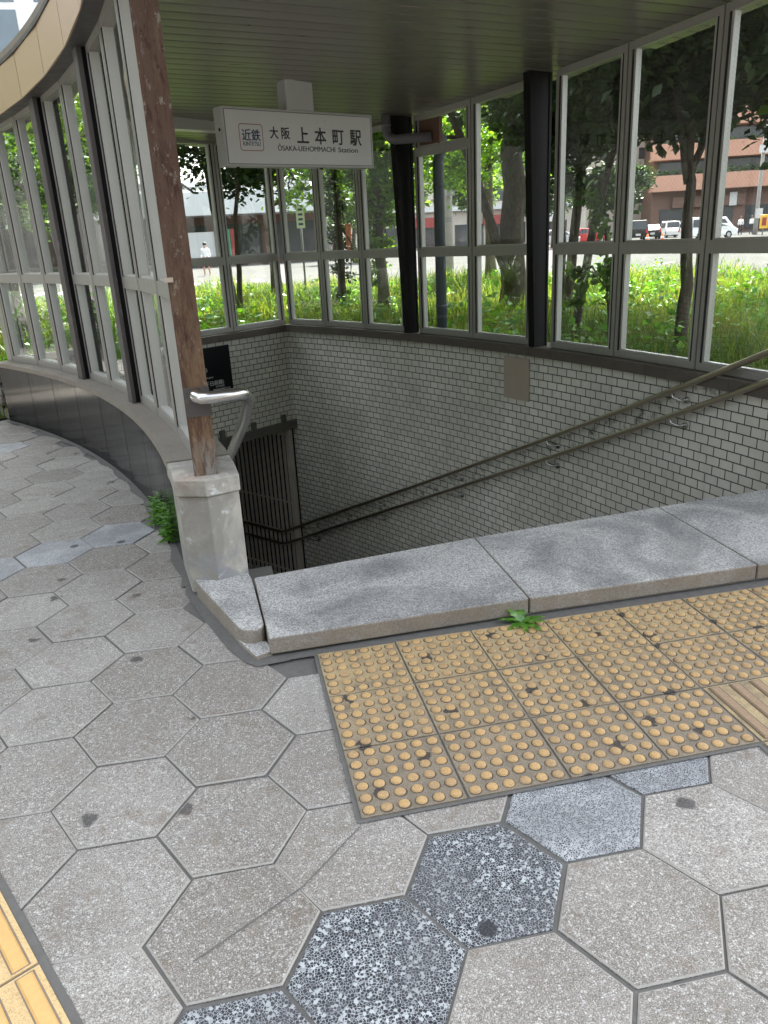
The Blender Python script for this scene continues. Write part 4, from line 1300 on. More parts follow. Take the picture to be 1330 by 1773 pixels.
def trees():
    G = 'trees on the grass verge'
    tree('big_tree', 'largest tree with thick dark trunk and leaning limb left of the black column', [([(5.05, 11.0, 0), (4.98, 10.9, 1.6), (4.9, 10.7, 3.2), (4.3, 9.6, 5.6), (3.2, 8.0, 8.2)], .25, .10), ([(4.98, 10.95, .5), (4.6, 10.9, 1.5), (4.19, 11.2, 2.98), (3.5, 11.5, 4.8)], .10, .06), ([(4.9, 10.7, 3.2), (5.5, 9.2, 5.5), (5.8, 7.2, 8)], .14, .06), ([(4.3, 9.6, 5.6), (1.5, 8.6, 7.2), (-1.2, 7.6, 8.2)], .12, .05)],
         [((2.6, 5.6, 8.6), (6.6, 5.6, 2.6), 8200, .40, 120), ((-1.2, 5.0, 8.0), (4.2, 4.2, 1.8), 2400, .40, 50), ((4.5, 11.8, 8.2), (4.2, 3.2, 1.6), 2600, .40, 50), ((9.5, 11.0, 7.6), (4.2, 4.0, 1.6), 3000, .40, 50), ((4.5, 12.3, 4.0), (1.4, 1.2, .9), 1200, .13, 18), ((3.7, 11.7, 3.3), (.7, .7, .7), 350, .13, 9)], 'leaf_mid', seed=21, branches=60)  # high crown blobs, unseen above the roof, shaped to shade pavement and near grass
    tree('park_tree', 'small tree with twin stems and a dark round crown under the station sign', [([(.15, 13.0, 0), (.12, 13.0, .7), (-.02, 13.1, 1.7), (-.1, 13.1, 3)], .075, .04), ([(.22, 13.05, 0), (.3, 13.0, 1.0), (.36, 13.1, 2.0), (.55, 13.2, 3.1)], .06, .03)],
         [((.35, 13.2, 3.6), (1.75, 1.4, 1.15), 5200, .13, 46)], 'leaf_dark', group=G, seed=2)
    tree('park_tree', 'dark leaved tree with a drooping branch next to the rusty column', [([(-1.7, 12.4, 0), (-1.65, 12.4, 1.4), (-1.4, 12.4, 3.4)], .08, .04), ([(-1.5, 12.4, 3.2), (-.95, 12.3, 2.85), (-.35, 12.2, 2.35)], .035, .02)],
         [((-1.35, 12.4, 3.75), (1.1, 1.1, .75), 2600, .13, 26), ((-1.0, 12.2, 2.9), (.45, .3, .3), 160, .13, 6)], 'leaf_dark', group=G, seed=3)
    tree('park_tree', 'tree with one straight grey trunk and yellow green leaves right of the twin stemmed tree', [([(1.48, 19.4, 0), (1.46, 19.4, 2.4), (1.5, 19.4, 5)], .14, .10)],
         [((2.6, 19.2, 4.0), (1.7, 1.4, 1.3), 3200, .15, 30), ((2.9, 18.6, 2.9), (.8, .8, .5), 500, .15, 9), ((1.9, 16.8, 3.3), (1.4, 1.1, 1.0), 1100, .14, 18)], 'leaf_bright', group=G, seed=4)
    tree('ivy_tree', 'slender tree wrapped in ivy behind the right half of the station sign', [([(2.4, 13.8, 0), (2.38, 13.8, 1.8), (2.45, 13.8, 4.2)], .085, .06)],
         [((2.5, 13.9, 4.1), (1.2, 1.1, .9), 2600, .13, 24), ((2.4, 13.8, 1.7), (.3, .3, 1.4), 700, .10, 26)], 'leaf_dark', group=G, seed=5)
    tree('ivy_tree', 'tree draped in bright hanging vines left of the drain pipe', [([(2.85, 11.9, 0), (2.8, 11.9, 2.0), (2.8, 11.9, 4.4)], .11, .07)],
         [((2.85, 11.8, 2.9), (.55, .5, 1.3), 2300, .12, 40), ((2.7, 11.8, 1.2), (.3, .35, .7), 450, .11, 14)], 'leaf_bright', group=G, seed=6)
    tree('park_tree', 'brown trunked tree with sunlit yellow green crown standing far behind the big tree', [([(7.6, 19.3, 0), (7.55, 19.3, 2.2), (7.3, 19.2, 5)], .16, .10)],
         [((7.0, 19.2, 4.2), (2.3, 1.7, 1.5), 3800, .16, 36), ((6.2, 17.5, 3.2), (1.1, 1.0, .8), 900, .14, 14), ((4.6, 15.6, 3.1), (1.3, 1.0, 1.1), 1300, .14, 22), ((6.3, 15.8, 3.8), (1.6, 1.1, 1.3), 1700, .14, 26)], 'leaf_bright', 'bark_pale', group=G, seed=7)
    tree('park_tree', 'dark tree with two leaning trunks right beside the black column', [([(4.95, 8.6, 0), (5.05, 8.65, 1.2), (5.25, 8.8, 2.7), (5.5, 8.9, 3.6)], .085, .05), ([(5.0, 8.8, 0), (5.0, 8.85, 1.2), (5.0, 9.0, 2.3), (4.8, 9.1, 3.6)], .06, .04)],
         [((5.2, 8.7, 3.5), (1.6, 1.2, 1.05), 4600, .14, 44), ((5.1, 8.3, 2.4), (.8, .6, .55), 520, .13, 14)], 'leaf_dark', group=G, seed=8)
    tree('park_tree', 'thin sapling with sparse leaves in the first pane right of the black column', [([(4.35, 6.1, 0), (4.33, 6.05, .7), (4.22, 6.0, 1.2), (4.12, 5.95, 2.0)], .032, .012), ([(4.34, 6.08, .35), (4.2, 5.9, .8), (4.0, 5.85, .95)], .014, .006)],
         [((4.2, 6.0, 1.75), (.35, .3, .45), 90, .13, 9), ((4.2, 6.0, .8), (.4, .35, .3), 150, .11, 9)], 'leaf_mid', group=G, seed=9, branches=9)
    tree('park_tree', 'nearest tree forking at head height with large dark glossy leaves', [([(4.82, 5.3, 0), (4.84, 5.35, .8), (4.92, 5.5, 1.5), (5.02, 5.72, 2.05), (5.0, 5.8, 3.2)], .075, .04), ([(5.0, 5.7, 1.9), (5.25, 5.85, 2.35), (5.5, 6.0, 3.0)], .045, .03), ([(4.98, 5.66, 1.85), (4.85, 5.7, 2.5), (4.7, 5.8, 3.2)], .035, .02)],
         [((5.0, 5.9, 3.4), (2.1, 1.3, .9), 6400, .14, 64), ((6.2, 5.6, 3.0), (1.2, 1.1, .8), 1900, .15, 26), ((4.9, 6.0, 2.9), (1.6, 1.0, .5), 1500, .14, 30), ((5.3, 4.3, 3.4), (1.3, 1.0, .75), 1700, .14, 24)], 'leaf_dark', group=G, seed=10, branches=26)
    tree('park_tree', 'leaning thin trunked tree crossing the second pane right of the black column', [([(4.3, 6.9, 0), (4.42, 6.85, 1.2), (4.7, 6.9, 2.2), (5.1, 7.0, 3.2)], .06, .035)],
         [((5.2, 7.1, 3.6), (1.3, 1.0, .7), 1900, .14, 22)], 'leaf_dark', group=G, seed=12)
    tree('park_tree', 'light green tree hanging into the right edge of the view', [([(7.6, 5.6, 0), (7.5, 5.5, 2), (7.0, 5.3, 3.2)], .08, .04)],
         [((6.9, 5.2, 3.1), (.9, .7, .6), 900, .15, 16), ((5.9, 4.95, 2.5), (.5, .3, .3), 150, .17, 8), ((5.75, 4.85, 2.15), (.15, .2, .35), 60, .17, 5)], 'leaf_bright', group=G, seed=13)
    tree('street_tree', 'leafy tree far beyond the curved glazing, left one of the pair', [([(-5.2, 18.0, 0), (-5.2, 18, 2), (-5.0, 18, 4)], .12, .07)], [((-5.0, 18, 3.7), (1.9, 1.7, 1.4), 3200, .16, 32)], 'leaf_mid', group=G, seed=14)
    tree('street_tree', 'leafy tree far beyond the curved glazing, right one of the pair', [([(-3.0, 16.6, 0), (-2.95, 16.6, 2), (-2.8, 16.5, 3.6)], .10, .06)], [((-2.9, 16.5, 3.3), (1.3, 1.2, 1.1), 2200, .15, 24)], 'leaf_mid', group=G, seed=15)
    tree('street_tree', 'bushy tree added for shade behind the curved glazing close to the rubble wall', [([(-3.5, 12.0, 0), (-3.5, 12, 1.5), (-3.6, 12, 2.8)], .10, .06)], [((-3.7, 11.9, 3.1), (2.0, 1.8, .85), 3000, .15, 36)], 'leaf_mid', group=G, seed=16)  # added to shade the pavement mirrored in the black stone
    tree('street_tree', 'bushy tree added for shade at the left end of the grass verge', [([(-6.8, 13.2, 0), (-6.8, 13.2, 1.5), (-6.9, 13.2, 2.8)], .10, .06)], [((-7.0, 13.0, 3.2), (2.1, 1.9, 1.1), 2600, .18, 34)], 'leaf_mid', group=G, seed=17)  # second tree added to shade the left pavement
    # far trees along the opposite side
    spots = [(20, 58, 'rounded green street tree before the beige building, left of the red sign'), (27.5, 60, 'rounded green street tree near the parked black van'), (37, 66, 'tall green street tree between the black van and the salmon building'), (9.5, 52, 'street tree beside the white awning'), (-9, 50, 'street tree in front of the pale tower'), (33, 78, 'dark street tree behind the red car'), (42.5, 84, 'dark street tree behind the small white van')]
    for i, (x, y, lab) in enumerate(spots):
        rn = random.Random(40+i); h = rn.uniform(4.2, 5.6)
        tree('street_tree', lab, [([(x, y, 0), (x, y, 2), (x+.2, y, h-1)], .16, .1)], [((x, y, h), (2.4, 2.2, 1.9), 1600, .34, 30)], 'leaf_dark' if i in (1, 2, 5, 6) else 'leaf_mid', 'bark', 'trees across the road', seed=50+i, branches=8)
trees()

def bushes():
    rnd = random.Random(77)
    def clump(name, label, cat, c, n, h, spread, size, mat, blade=False, group=None):
        t = thing(name, label, cat, c, group); mb = MB()
        for _ in range(n):
            if blade:
                an = rnd.uniform(0, 2*PI); L = h*rnd.uniform(.6, 1.15); w = size*rnd.uniform(.7, 1.2)
                d = Vector((math.cos(an), math.sin(an), 0)); s = Vector((-d.y, d.x, 0))*w
                o = Vector(c)+Vector((rnd.gauss(0, spread*.3), rnd.gauss(0, spread*.3), 0))
                k = rnd.uniform(.15, .9)
                P = [o, o+d*L*k*.25+Vector((0, 0, L*.5)), o+d*L*k*.6+Vector((0, 0, L*.8)), o+d*L*k+Vector((0, 0, L*(.95-.5*k)))]
                for i, (a, b) in enumerate(zip(P[:-1], P[1:])):
                    wa, wb = (1, .9, .6, .05)[i], (1, .9, .6, .05)[i+1]
                    mb.face([a-s*wa, a+s*wa, b+s*wb, b-s*wb])
            else:
                leaf(mb, (c[0]+rnd.gauss(0, spread*.45), c[1]+rnd.gauss(0, spread*.45), c[2]+h*rnd.random()), size*rnd.uniform(.6, 1.3), rnd)
        mb.build('leaves', M[mat], t)
        return t
    # planter plants at the far end of the curved wall
    clump('strap_plant', 'long leaved plant behind the rubble wall at the end of the curved glazing', 'plant', (-2.62, 5.95, .35), 120, .95, .35, .016, 'weed', True)
    clump('strap_plant', 'grassy plant further along the rubble wall', 'plant', (-3.25, 7.2, .35), 120, .8, .5, .014, 'leaf_mid', True)
    for i, (x, y) in enumerate(((-5.0, 10.6), (-6.4, 10.2), (-7.9, 9.9))):
        clump('low_shrub', ('low green shrub in the bed left of the verge, nearest to the rubble wall', 'low green shrub in the bed left of the verge, middle one of three', 'low green shrub in the bed left of the verge, leftmost of three')[i], 'shrub', (x, y, 0), 900, .7, .8, .09, 'leaf_mid', False, 'low shrubs beside the pavement')
    # weed tuft at the foot of the curved wall
    def stalky(label, x, y, stalks, h, name='weed'):
        t = thing(name, label, 'weed', (x, y, 0)); mb = MB(); sb = MB()
        for i in range(stalks):
            a = rnd.uniform(0, 2*PI); r = rnd.uniform(0, .05)
            bx, by = x+r*math.cos(a), y+r*math.sin(a)*1.4
            hh = h*rnd.uniform(.55, 1.0); lx, ly = rnd.gauss(0, .03), rnd.gauss(0, .04)
            P = [Vector((bx+lx*k*k, by+ly*k*k, hh*k)) for k in (0, .35, .7, 1)]
            sb.tube(P, [.003, .0026, .002, .0015], 5)
            for k in range(30):
                f = .12+.88*k/30; p = Vector((bx+lx*f*f, by+ly*f*f, hh*f))
                an = k*2.4+i; L = .062*(1.05-.45*f)*rnd.uniform(.8, 1.2)
                d = Vector((math.cos(an), math.sin(an), rnd.uniform(.05, .6))).normalized(); s = Vector((-math.sin(an), math.cos(an), 0))*L*.13
                m = p+d*L*.5; tip = p+d*L-Vector((0, 0, L*.25))
                mb.face([p, m+s, tip, m-s])
        sb.build('stem', M['weed'], t); mb.build('leaves', M['weed'], t)
    stalky('upright bright green weed tuft growing at the foot of the black stone wall', -.645, 1.68, 12, .235)
    stalky('darker feathery weed squeezed between the weed tuft and the white pillar', -.565, 1.42, 9, .22)
    # small rosette at the step
    t = thing('weed', 'small toothed leaf weed rosette growing from the joint below the granite step', 'weed', (.812, .008, .006)); mb = MB()
    for k in range(13):
        an = k*2.4+.3; L = rnd.uniform(.07, .115); el = rnd.uniform(.15, .75)
        d = Vector((math.cos(an)*math.cos(el), math.sin(an)*math.cos(el)*.9-.2*math.cos(el), math.sin(el)))
        s = Vector((-math.sin(an), math.cos(an), 0))
        o = Vector((.812, .004, .008))
        prev = None
        for i in range(7):
            f = i/6; c = o+d*L*f-Vector((0, 0, .028*f*f)); wd = L*.15*math.sin(PI*min(1, f*.85+.12))*(1.3 if i % 2 else .6)
            cur = (c-s*wd, c+s*wd)
            if prev: mb.face([prev[0], prev[1], cur[1], cur[0]])
            prev = cur
    mb.build('leaves', M['weed'], t)
bushes()

def rubble_wall():
    t = thing('rubble_wall', 'low rough rubble stone wall continuing from the end of the curved wall', 'wall', (-2.7, 6.2, 0))
    pts = [pol(9.50, 36.45), Vector((-2.78, 6.15, 0)), Vector((-3.36, 7.55, 0)), Vector((-3.92, 9.4, 0))]
    mb = MB()
    for a, b in zip(pts[:-1], pts[1:]):
        d = (b-a).normalized(); n = Vector((d.y, -d.x, 0))
        k = max(2, int((b-a).length/.16))
        rn = random.Random(9)
        for row in range(4):
            for i in range(k):
                p0, p1 = a.lerp(b, (i+(row % 2)*.4)/k), a.lerp(b, min(1, (i+(row % 2)*.4+.94)/k))
                off = rn.uniform(-.02, .015)
                mb.obox(p0-n*off+Vector((0, 0, .005+row*.11)), p1-p0, n*(.2+off), Vector((0, 0, .105)))
    mb.build('stones', M['stonewall'], t, bevel=.012)
rubble_wall()

# ------------------------------------------------------------------ distant things
def pole():
    t = thing('utility_pole', 'pale concrete utility pole beyond the grass between the black columns', 'pole', (8.33, 25.9, 0))
    mb = MB(); mb.tube([(8.33, 25.9, -.03), (8.33, 25.9, 8)], [.17, .12], 14); mb.build('pole_shaft', M['concrete'], t)
    for z in (1.9, 2.0, 3.6):
        mb = MB(); mb.tube([(8.33, 25.9, z), (8.33, 25.9, z+.03)], .175, 14); mb.build('band', M['pipe'], t)
    mb = MB(); mb.box((8.33, 25.62, 3.0), (.3, .2, .5)); mb.build('junction_box', M['pipe'], t)
    t = thing('street_lamp', 'grey street lamp post beside the two standing people', 'street lamp', (52.1, 67.9, 0))
    mb = MB(); mb.tube([(52.1, 67.9, -.03), (52.1, 67.9, 3.0), (52.1, 67.9, 11.5)], [.22, .18, .12], 10); mb.build('post', M['concrete'], t)
    mb = MB(); mb.box((52.1, 67.6, 1.9), (.5, .4, .9)); mb.build('control_box', M['signframe'], t)
    mb = MB(); mb.box((52.1, 67.7, 7.6), (1.0, .3, .7)); mb.build('control_box', M['signframe'], t)
    mb = MB(); mb.tube([(52.1, 67.9, 11.4), (51.2, 67.0, 11.9), (50.2, 66.0, 12.0)], .07, 8); mb.box((50.0, 65.8, 11.95), (.9, .4, .16), rz=.8); mb.build('lamp_arm', M['signframe'], t)
pole()

def car(name, label, loc, rz, prof, wheels, L, W, paint, glassbands, tail=True, group=None):
    """prof: side outline (x,z) ; glassbands: list of (x0,x1,z0,z1) side windows, plus rear/front screens"""
    t = thing(name, label, 'car', loc, group)
    t.rotation_euler = (0, 0, rz)
    LOC[t.name] = Vector((0, 0, 0))
    body = MB()
    n = len(prof)
    def half(z): return W/2*(1-.16*max(0, (z-.95))/.8)
    a = [body.vert((x, -half(z), z)) for x, z in prof]; b = [body.vert((x, half(z), z)) for x, z in prof]
    body.facei(a[::-1]); body.facei(b)
    for i in range(n):
        j = (i+1) % n; body.facei([a[i], a[j], b[j], b[i]])
    body.build('body', M['car_'+paint], t, bevel=.05)
    for (x0, x1, x2, x3, z0, z1) in glassbands:
        for sgn, nm in ((-1, 's'), (1, 's')):
            mb = MB(); q = [(x0, sgn*(half(z0)+.006), z0), (x1, sgn*(half(z0)+.006), z0), (x2, sgn*(half(z1)+.006), z1), (x3, sgn*(half(z1)+.006), z1)]
            mb.face(q if sgn < 0 else q[::-1]); mb.build('side_window', M['carglass'], t)
    # screens follow the outline edges flagged by slope
    for i in range(n):
        (x0, z0), (x1, z1) = prof[i], prof[(i+1) % n]
        if min(z0, z1) > .8 and abs(z1-z0) > .35:
            out = Vector((z1-z0, 0, -(x1-x0))).normalized()
            if out.x*(x0) < 0: out = -out
            mb = MB(); k0, k1 = .08, .92
            P0 = Vector((x0+(x1-x0)*k0, 0, z0+(z1-z0)*k0))+out*.012; P1 = Vector((x0+(x1-x0)*k1, 0, z0+(z1-z0)*k1))+out*.012
            y0, y1 = half(P0.z)-.1, half(P1.z)-.1
            mb.face([P0+Vector((0, -y0, 0)), P0+Vector((0, y0, 0)), P1+Vector((0, y1, 0)), P1+Vector((0, -y1, 0))]); mb.build('windscreen', M['carglass'], t)
    for x in wheels:
        for s in (-1, 1):
            mb = MB(); mb.tube([(x, s*(W/2-.2), .31), (x, s*(W/2+.01), .31)], .31, 16); wv = mb.build('wheel', M['tyre'], t)
            mb = MB(); mb.tube([(x, s*(W/2+.011), .31), (x, s*(W/2+.02), .31)], .18, 12); mb.build('rim', M['car_silver'], wv)
    xs = [p[0] for p in prof]
    for s in (-1, 1):
        mb = MB(); mb.box((min(xs)-.005, s*(W/2-.14), .85), (.06, .16, .34)); mb.build('tail_lamp', M['lampred'], t)
        mb = MB(); mb.box((max(xs)+.002, s*(W/2-.22), .68), (.06, .28, .16)); mb.build('headlight', M['lampwhite'], t)
    mb = MB(); mb.box((min(xs)-.01, 0, .55), (.03, .44, .2)); mb.build('number_plate', M['whitewall'], t)
    return t
VAN = [(-2.2, .28), (2.15, .28), (2.2, .75), (1.75, 1.0), (1.1, 1.78), (-2.05, 1.86), (-2.2, 1.0)]
VANG = [(-2.0, -.9, -.95, -1.95, 1.05, 1.65), (-.8, .2, .1, -.8, 1.05, 1.65), (.3, 1.35, .95, .25, 1.05, 1.62)]
SEDAN = [(-2.1, .26), (2.1, .26), (2.15, .65), (1.3, .88), (.55, 1.38), (-.9, 1.42), (-1.6, .98), (-2.12, .92)]
SEDG = [(-1.25, -.25, -.25, -.85, .95, 1.33), (-.15, 1.0, .5, -.15, .95, 1.33)]
KEI = [(-1.65, .26), (1.6, .26), (1.68, .7), (1.2, .95), (.7, 1.62), (-1.5, 1.68), (-1.68, .95)]
KEIG = [(-1.45, -.5, -.5, -1.35, 1.0, 1.5), (-.4, .85, .6, -.4, 1.0, 1.5)]
def cars():
    G = 'cars in the street beyond the verge'
    hd = math.atan2(.86, .5)
    car('parked_van', 'tall black van seen from behind between the tree trunks', (41.9, 71.9, -.03), hd, VAN, (-1.4, 1.4), 4.4, 1.85, 'black', VANG, group=G)
    car('parked_car', 'small black car between the black van and the white van', (45.0, 75.0, -.03), hd+.1, SEDAN, (-1.3, 1.3), 4.2, 1.7, 'black', SEDG, group=G)
    car('parked_van', 'small white van facing the viewer right of the small black car', (48.6, 77.0, -.03), hd+PI+.2, KEI, (-1.05, 1.1), 3.3, 1.6, 'white', KEIG, group=G)
    car('parked_van', 'white minivan nearest to the two standing people', (41.8, 60.2, -.03), hd-1.0, [(x*1.05, z*.98) for x, z in VAN], (-1.4, 1.4), 4.4, 1.8, 'white', [tuple(v*1.05 if i < 4 else v*.98 for i, v in enumerate(g)) for g in VANG], group=G)
    car('parked_car', 'red car half hidden by trunks under the red shop sign', (34.3, 68.3, -.03), hd-.9, SEDAN, (-1.3, 1.3), 4.2, 1.7, 'redp', SEDG, group=G)
    car('parked_car', 'pale silver car left of the red car', (29.5, 64.3, -.03), hd-.9, SEDAN, (-1.3, 1.3), 4.2, 1.7, 'silver', SEDG, group=G)
cars()

def person(label, loc, joints, radii, edges, zones, face_dir, hair=True):
    t = thing('person', label, 'person', loc)
    me = bpy.data.meshes.new('p'); me.from_pydata(joints, edges, []); ob = bpy.data.objects.new('p', me); COL.objects.link(ob)
    sk = ob.modifiers.new('s', 'SKIN'); sk.use_smooth_shade = True
    for i, r in enumerate(radii): me.skin_vertices[0].data[i].radius = (r, r)
    me.skin_vertices[0].data[0].use_root = True
    su = ob.modifiers.new('u', 'SUBSURF'); su.levels = 1; su.render_levels = 1
    bpy.context.view_layer.update()
    m2 = bpy.data.meshes.new_from_object(ob.evaluated_get(bpy.context.evaluated_depsgraph_get()))
    bpy.data.objects.remove(ob)
    mats = []
    for z0, m in zones:
        m2.materials.append(M[m])
    for p in m2.polygons:
        c = p.center
        k = 0
        for i, (z0, m) in enumerate(zones):
            if c.z >= z0: k = i
        p.material_index = k; p.use_smooth = True
    o = bpy.data.objects.new('body', m2); COL.objects.link(o); o.parent = t
    mb = MB(); h = joints[-1]
    hz = max(j[2] for j in joints)
    top = max(joints, key=lambda j: j[2])
    mb.sphere((top[0]-face_dir[0]*.02, top[1]-face_dir[1]*.02, top[2]+.03), (.105, .11, .10), 0, 12, 8)
    LOC[t.name] = Vector((0, 0, 0))
    mb.build('hair', M['hair'], t)
    return t
def people():
    def standing(leg='cloth_dark', arm_bend=.2, lean=0):
        J = [(0, 0, .95), (0, 0, 1.15), (0, 0, 1.38), (0, 0, 1.48), (0, .01, 1.58), (0, .015, 1.64),
             (.10, 0, .90), (.11, .02, .48), (.12, 0, .07), (.12, .14, .04), (-.10, 0, .90), (-.11, .03, .48), (-.13, -.03, .07), (-.13, .11, .04),
             (.19, 0, 1.38), (.24, -.02, 1.10), (.20, .18*arm_bend*4, 1.0-.1*(1-arm_bend)), (.19, .24*arm_bend*4, 1.0-.15), (-.19, 0, 1.38), (-.24, -.02, 1.10), (-.22, .06, .86), (-.215, .08, .78)]
        E = [(0, 1), (1, 2), (2, 3), (3, 4), (4, 5), (0, 6), (6, 7), (7, 8), (8, 9), (0, 10), (10, 11), (11, 12), (12, 13), (2, 14), (14, 15), (15, 16), (16, 17), (2, 18), (18, 19), (19, 20), (20, 21)]
        Rr = [.14, .135, .14, .06, .085, .09, .09, .06, .045, .04, .09, .06, .045, .04, .065, .048, .035, .03, .065, .048, .035, .03]
        return J, Rr, E
    J, Rr, E = standing()
    p = person('standing person in a white shirt and dark skirt left of the lamp post', (51.3, 69.1, -.03), J, Rr, E, [(-1, 'cloth_dark'), (.98, 'cloth_white'), (1.46, 'skin')], (0, 1)); p.rotation_euler = (0, 0, 2.4)
    J, Rr, E = standing(arm_bend=.25)
    p = person('standing person in a white shirt and dark trousers carrying a jacket beside the lamp post', (52.9, 69.6, -.03), J, Rr, E, [(-1, 'cloth_dark'), (1.0, 'cloth_white'), (1.46, 'skin')], (0, 1)); p.rotation_euler = (0, 0, -1.2)
    J, Rr, E = standing(arm_bend=.3)
    J = list(J); J[7] = (.12, .2, .5); J[8] = (.12, .1, .08); J[9] = (.12, .22, .05)
    p = person('walking person in a white top and reddish shorts near the white awning', (-.42, 43.2, -.03), J, Rr, E, [(-1, 'skin'), (.45, 'cloth_red'), (.98, 'cloth_white'), (1.46, 'skin')], (0, 1)); p.rotation_euler = (0, 0, 2.8)
people()

def cones():
    for i, (x, y) in enumerate(((33.3, 55.3), (34.4, 55.0))):
        t = thing('road_cone', ('orange road cone by the tree trunk, left one of two', 'orange road cone by the tree trunk, right one of two')[i], 'road cone', (x, y, -.03), 'orange road cones in the street')
        mb = MB(); mb.tube([(x, y, 0), (x, y, .1), (x, y, .75)], [.22, .18, .04], 12); mb.build('cone_body', M['orange'], t)
        mb = MB(); mb.box((x, y, -.005), (.5, .5, .05)); mb.build('base', M['orange'], t)
        mb = MB(); mb.tube([(x, y, .35), (x, y, .5)], [.145, .11], 12); mb.build('white_band', M['whitewall'], t)
cones()

def small_signs():
    t = thing('notice_sign', 'small white notice with blue marks hanging among yellow green leaves', 'sign', (2.45, 21, 0))
    mb = MB(); mb.tube([(2.45, 21.03, -.03), (2.45, 21.03, 2.6)], .03, 8); mb.build('post', M['pipe'], t)
    mb = MB(); mb.box((2.45, 20.98, 2.15), (.24, .02, .62)); mb.build('board', M['signwhite'], t)
    mb = MB()
    for k in range(4): mb.box((2.45, 20.968, 1.95+.13*k), (.13, .004, .06))
    mb.build('blue_mark', M['navy'], t)
    t = thing('orange_sign', 'narrow orange marker fixed to the ivy covered trunk', 'sign', (2.55, 13.6, 1.3))
    mb = MB(); mb.box((2.55, 13.62, 1.55), (.11, .05, .42)); mb.box((2.55, 13.62, 1.25), (.06, .04, .16)); mb.build('board', M['orange'], t, bevel=.01)
    t = thing('yellow_sign', 'yellow roadside sign on the green island right of the lamp post', 'sign', (49.6, 63.4, 0))
    mb = MB(); mb.tube([(49.6, 63.5, -.03), (49.6, 63.5, 1.2)], .05, 8); mb.build('post', M['pipe'], t)
    mb = MB(); mb.box((49.6, 63.42, 1.15), (.7, .08, 1.2), rz=-.6); mb.build('board', M['yellow'], t, bevel=.1)
    mb = MB(); mb.box((49.57, 63.36, 1.15), (.35, .06, .7), rz=-.6); mb.build('red_panel', M['red'], t)
small_signs()

def building(name, label, x0, x1, y0, y1, h, wall, floors, cols, winmat, rz=0, sill=.9, base=3.6, wfrac=.6, hfrac=.5, group=None, nwin=True):
    cx, cy = (x0+x1)/2, (y0+y1)/2
    t = thing(name, label, 'building', (cx, cy, 0), group); LOC[t.name] = Vector((0, 0, 0)); t.rotation_euler = (0, 0, rz)
    W, D = x1-x0, y1-y0
    mb = MB(); mb.box((0, 0, h/2-.03), (W, D, h)); mb.build('wall', wall, t)
    mb = MB(); mb.box((0, 0, h+.3), (W+.4, D+.4, .6)); mb.build('parapet', wall, t)
    fh = (h-base)/floors
    if nwin:
        for f in range(floors):
            for c in range(cols):
                w = W/cols
                for s in (-1, 1):
                    mb = MB(); xx = -W/2+w*(c+.5); zz = base+fh*(f+.5)
                    mb.box((xx, s*(D/2+.02), zz), (w*wfrac, .08, fh*hfrac)); mb.build('window', winmat, t)
    return t
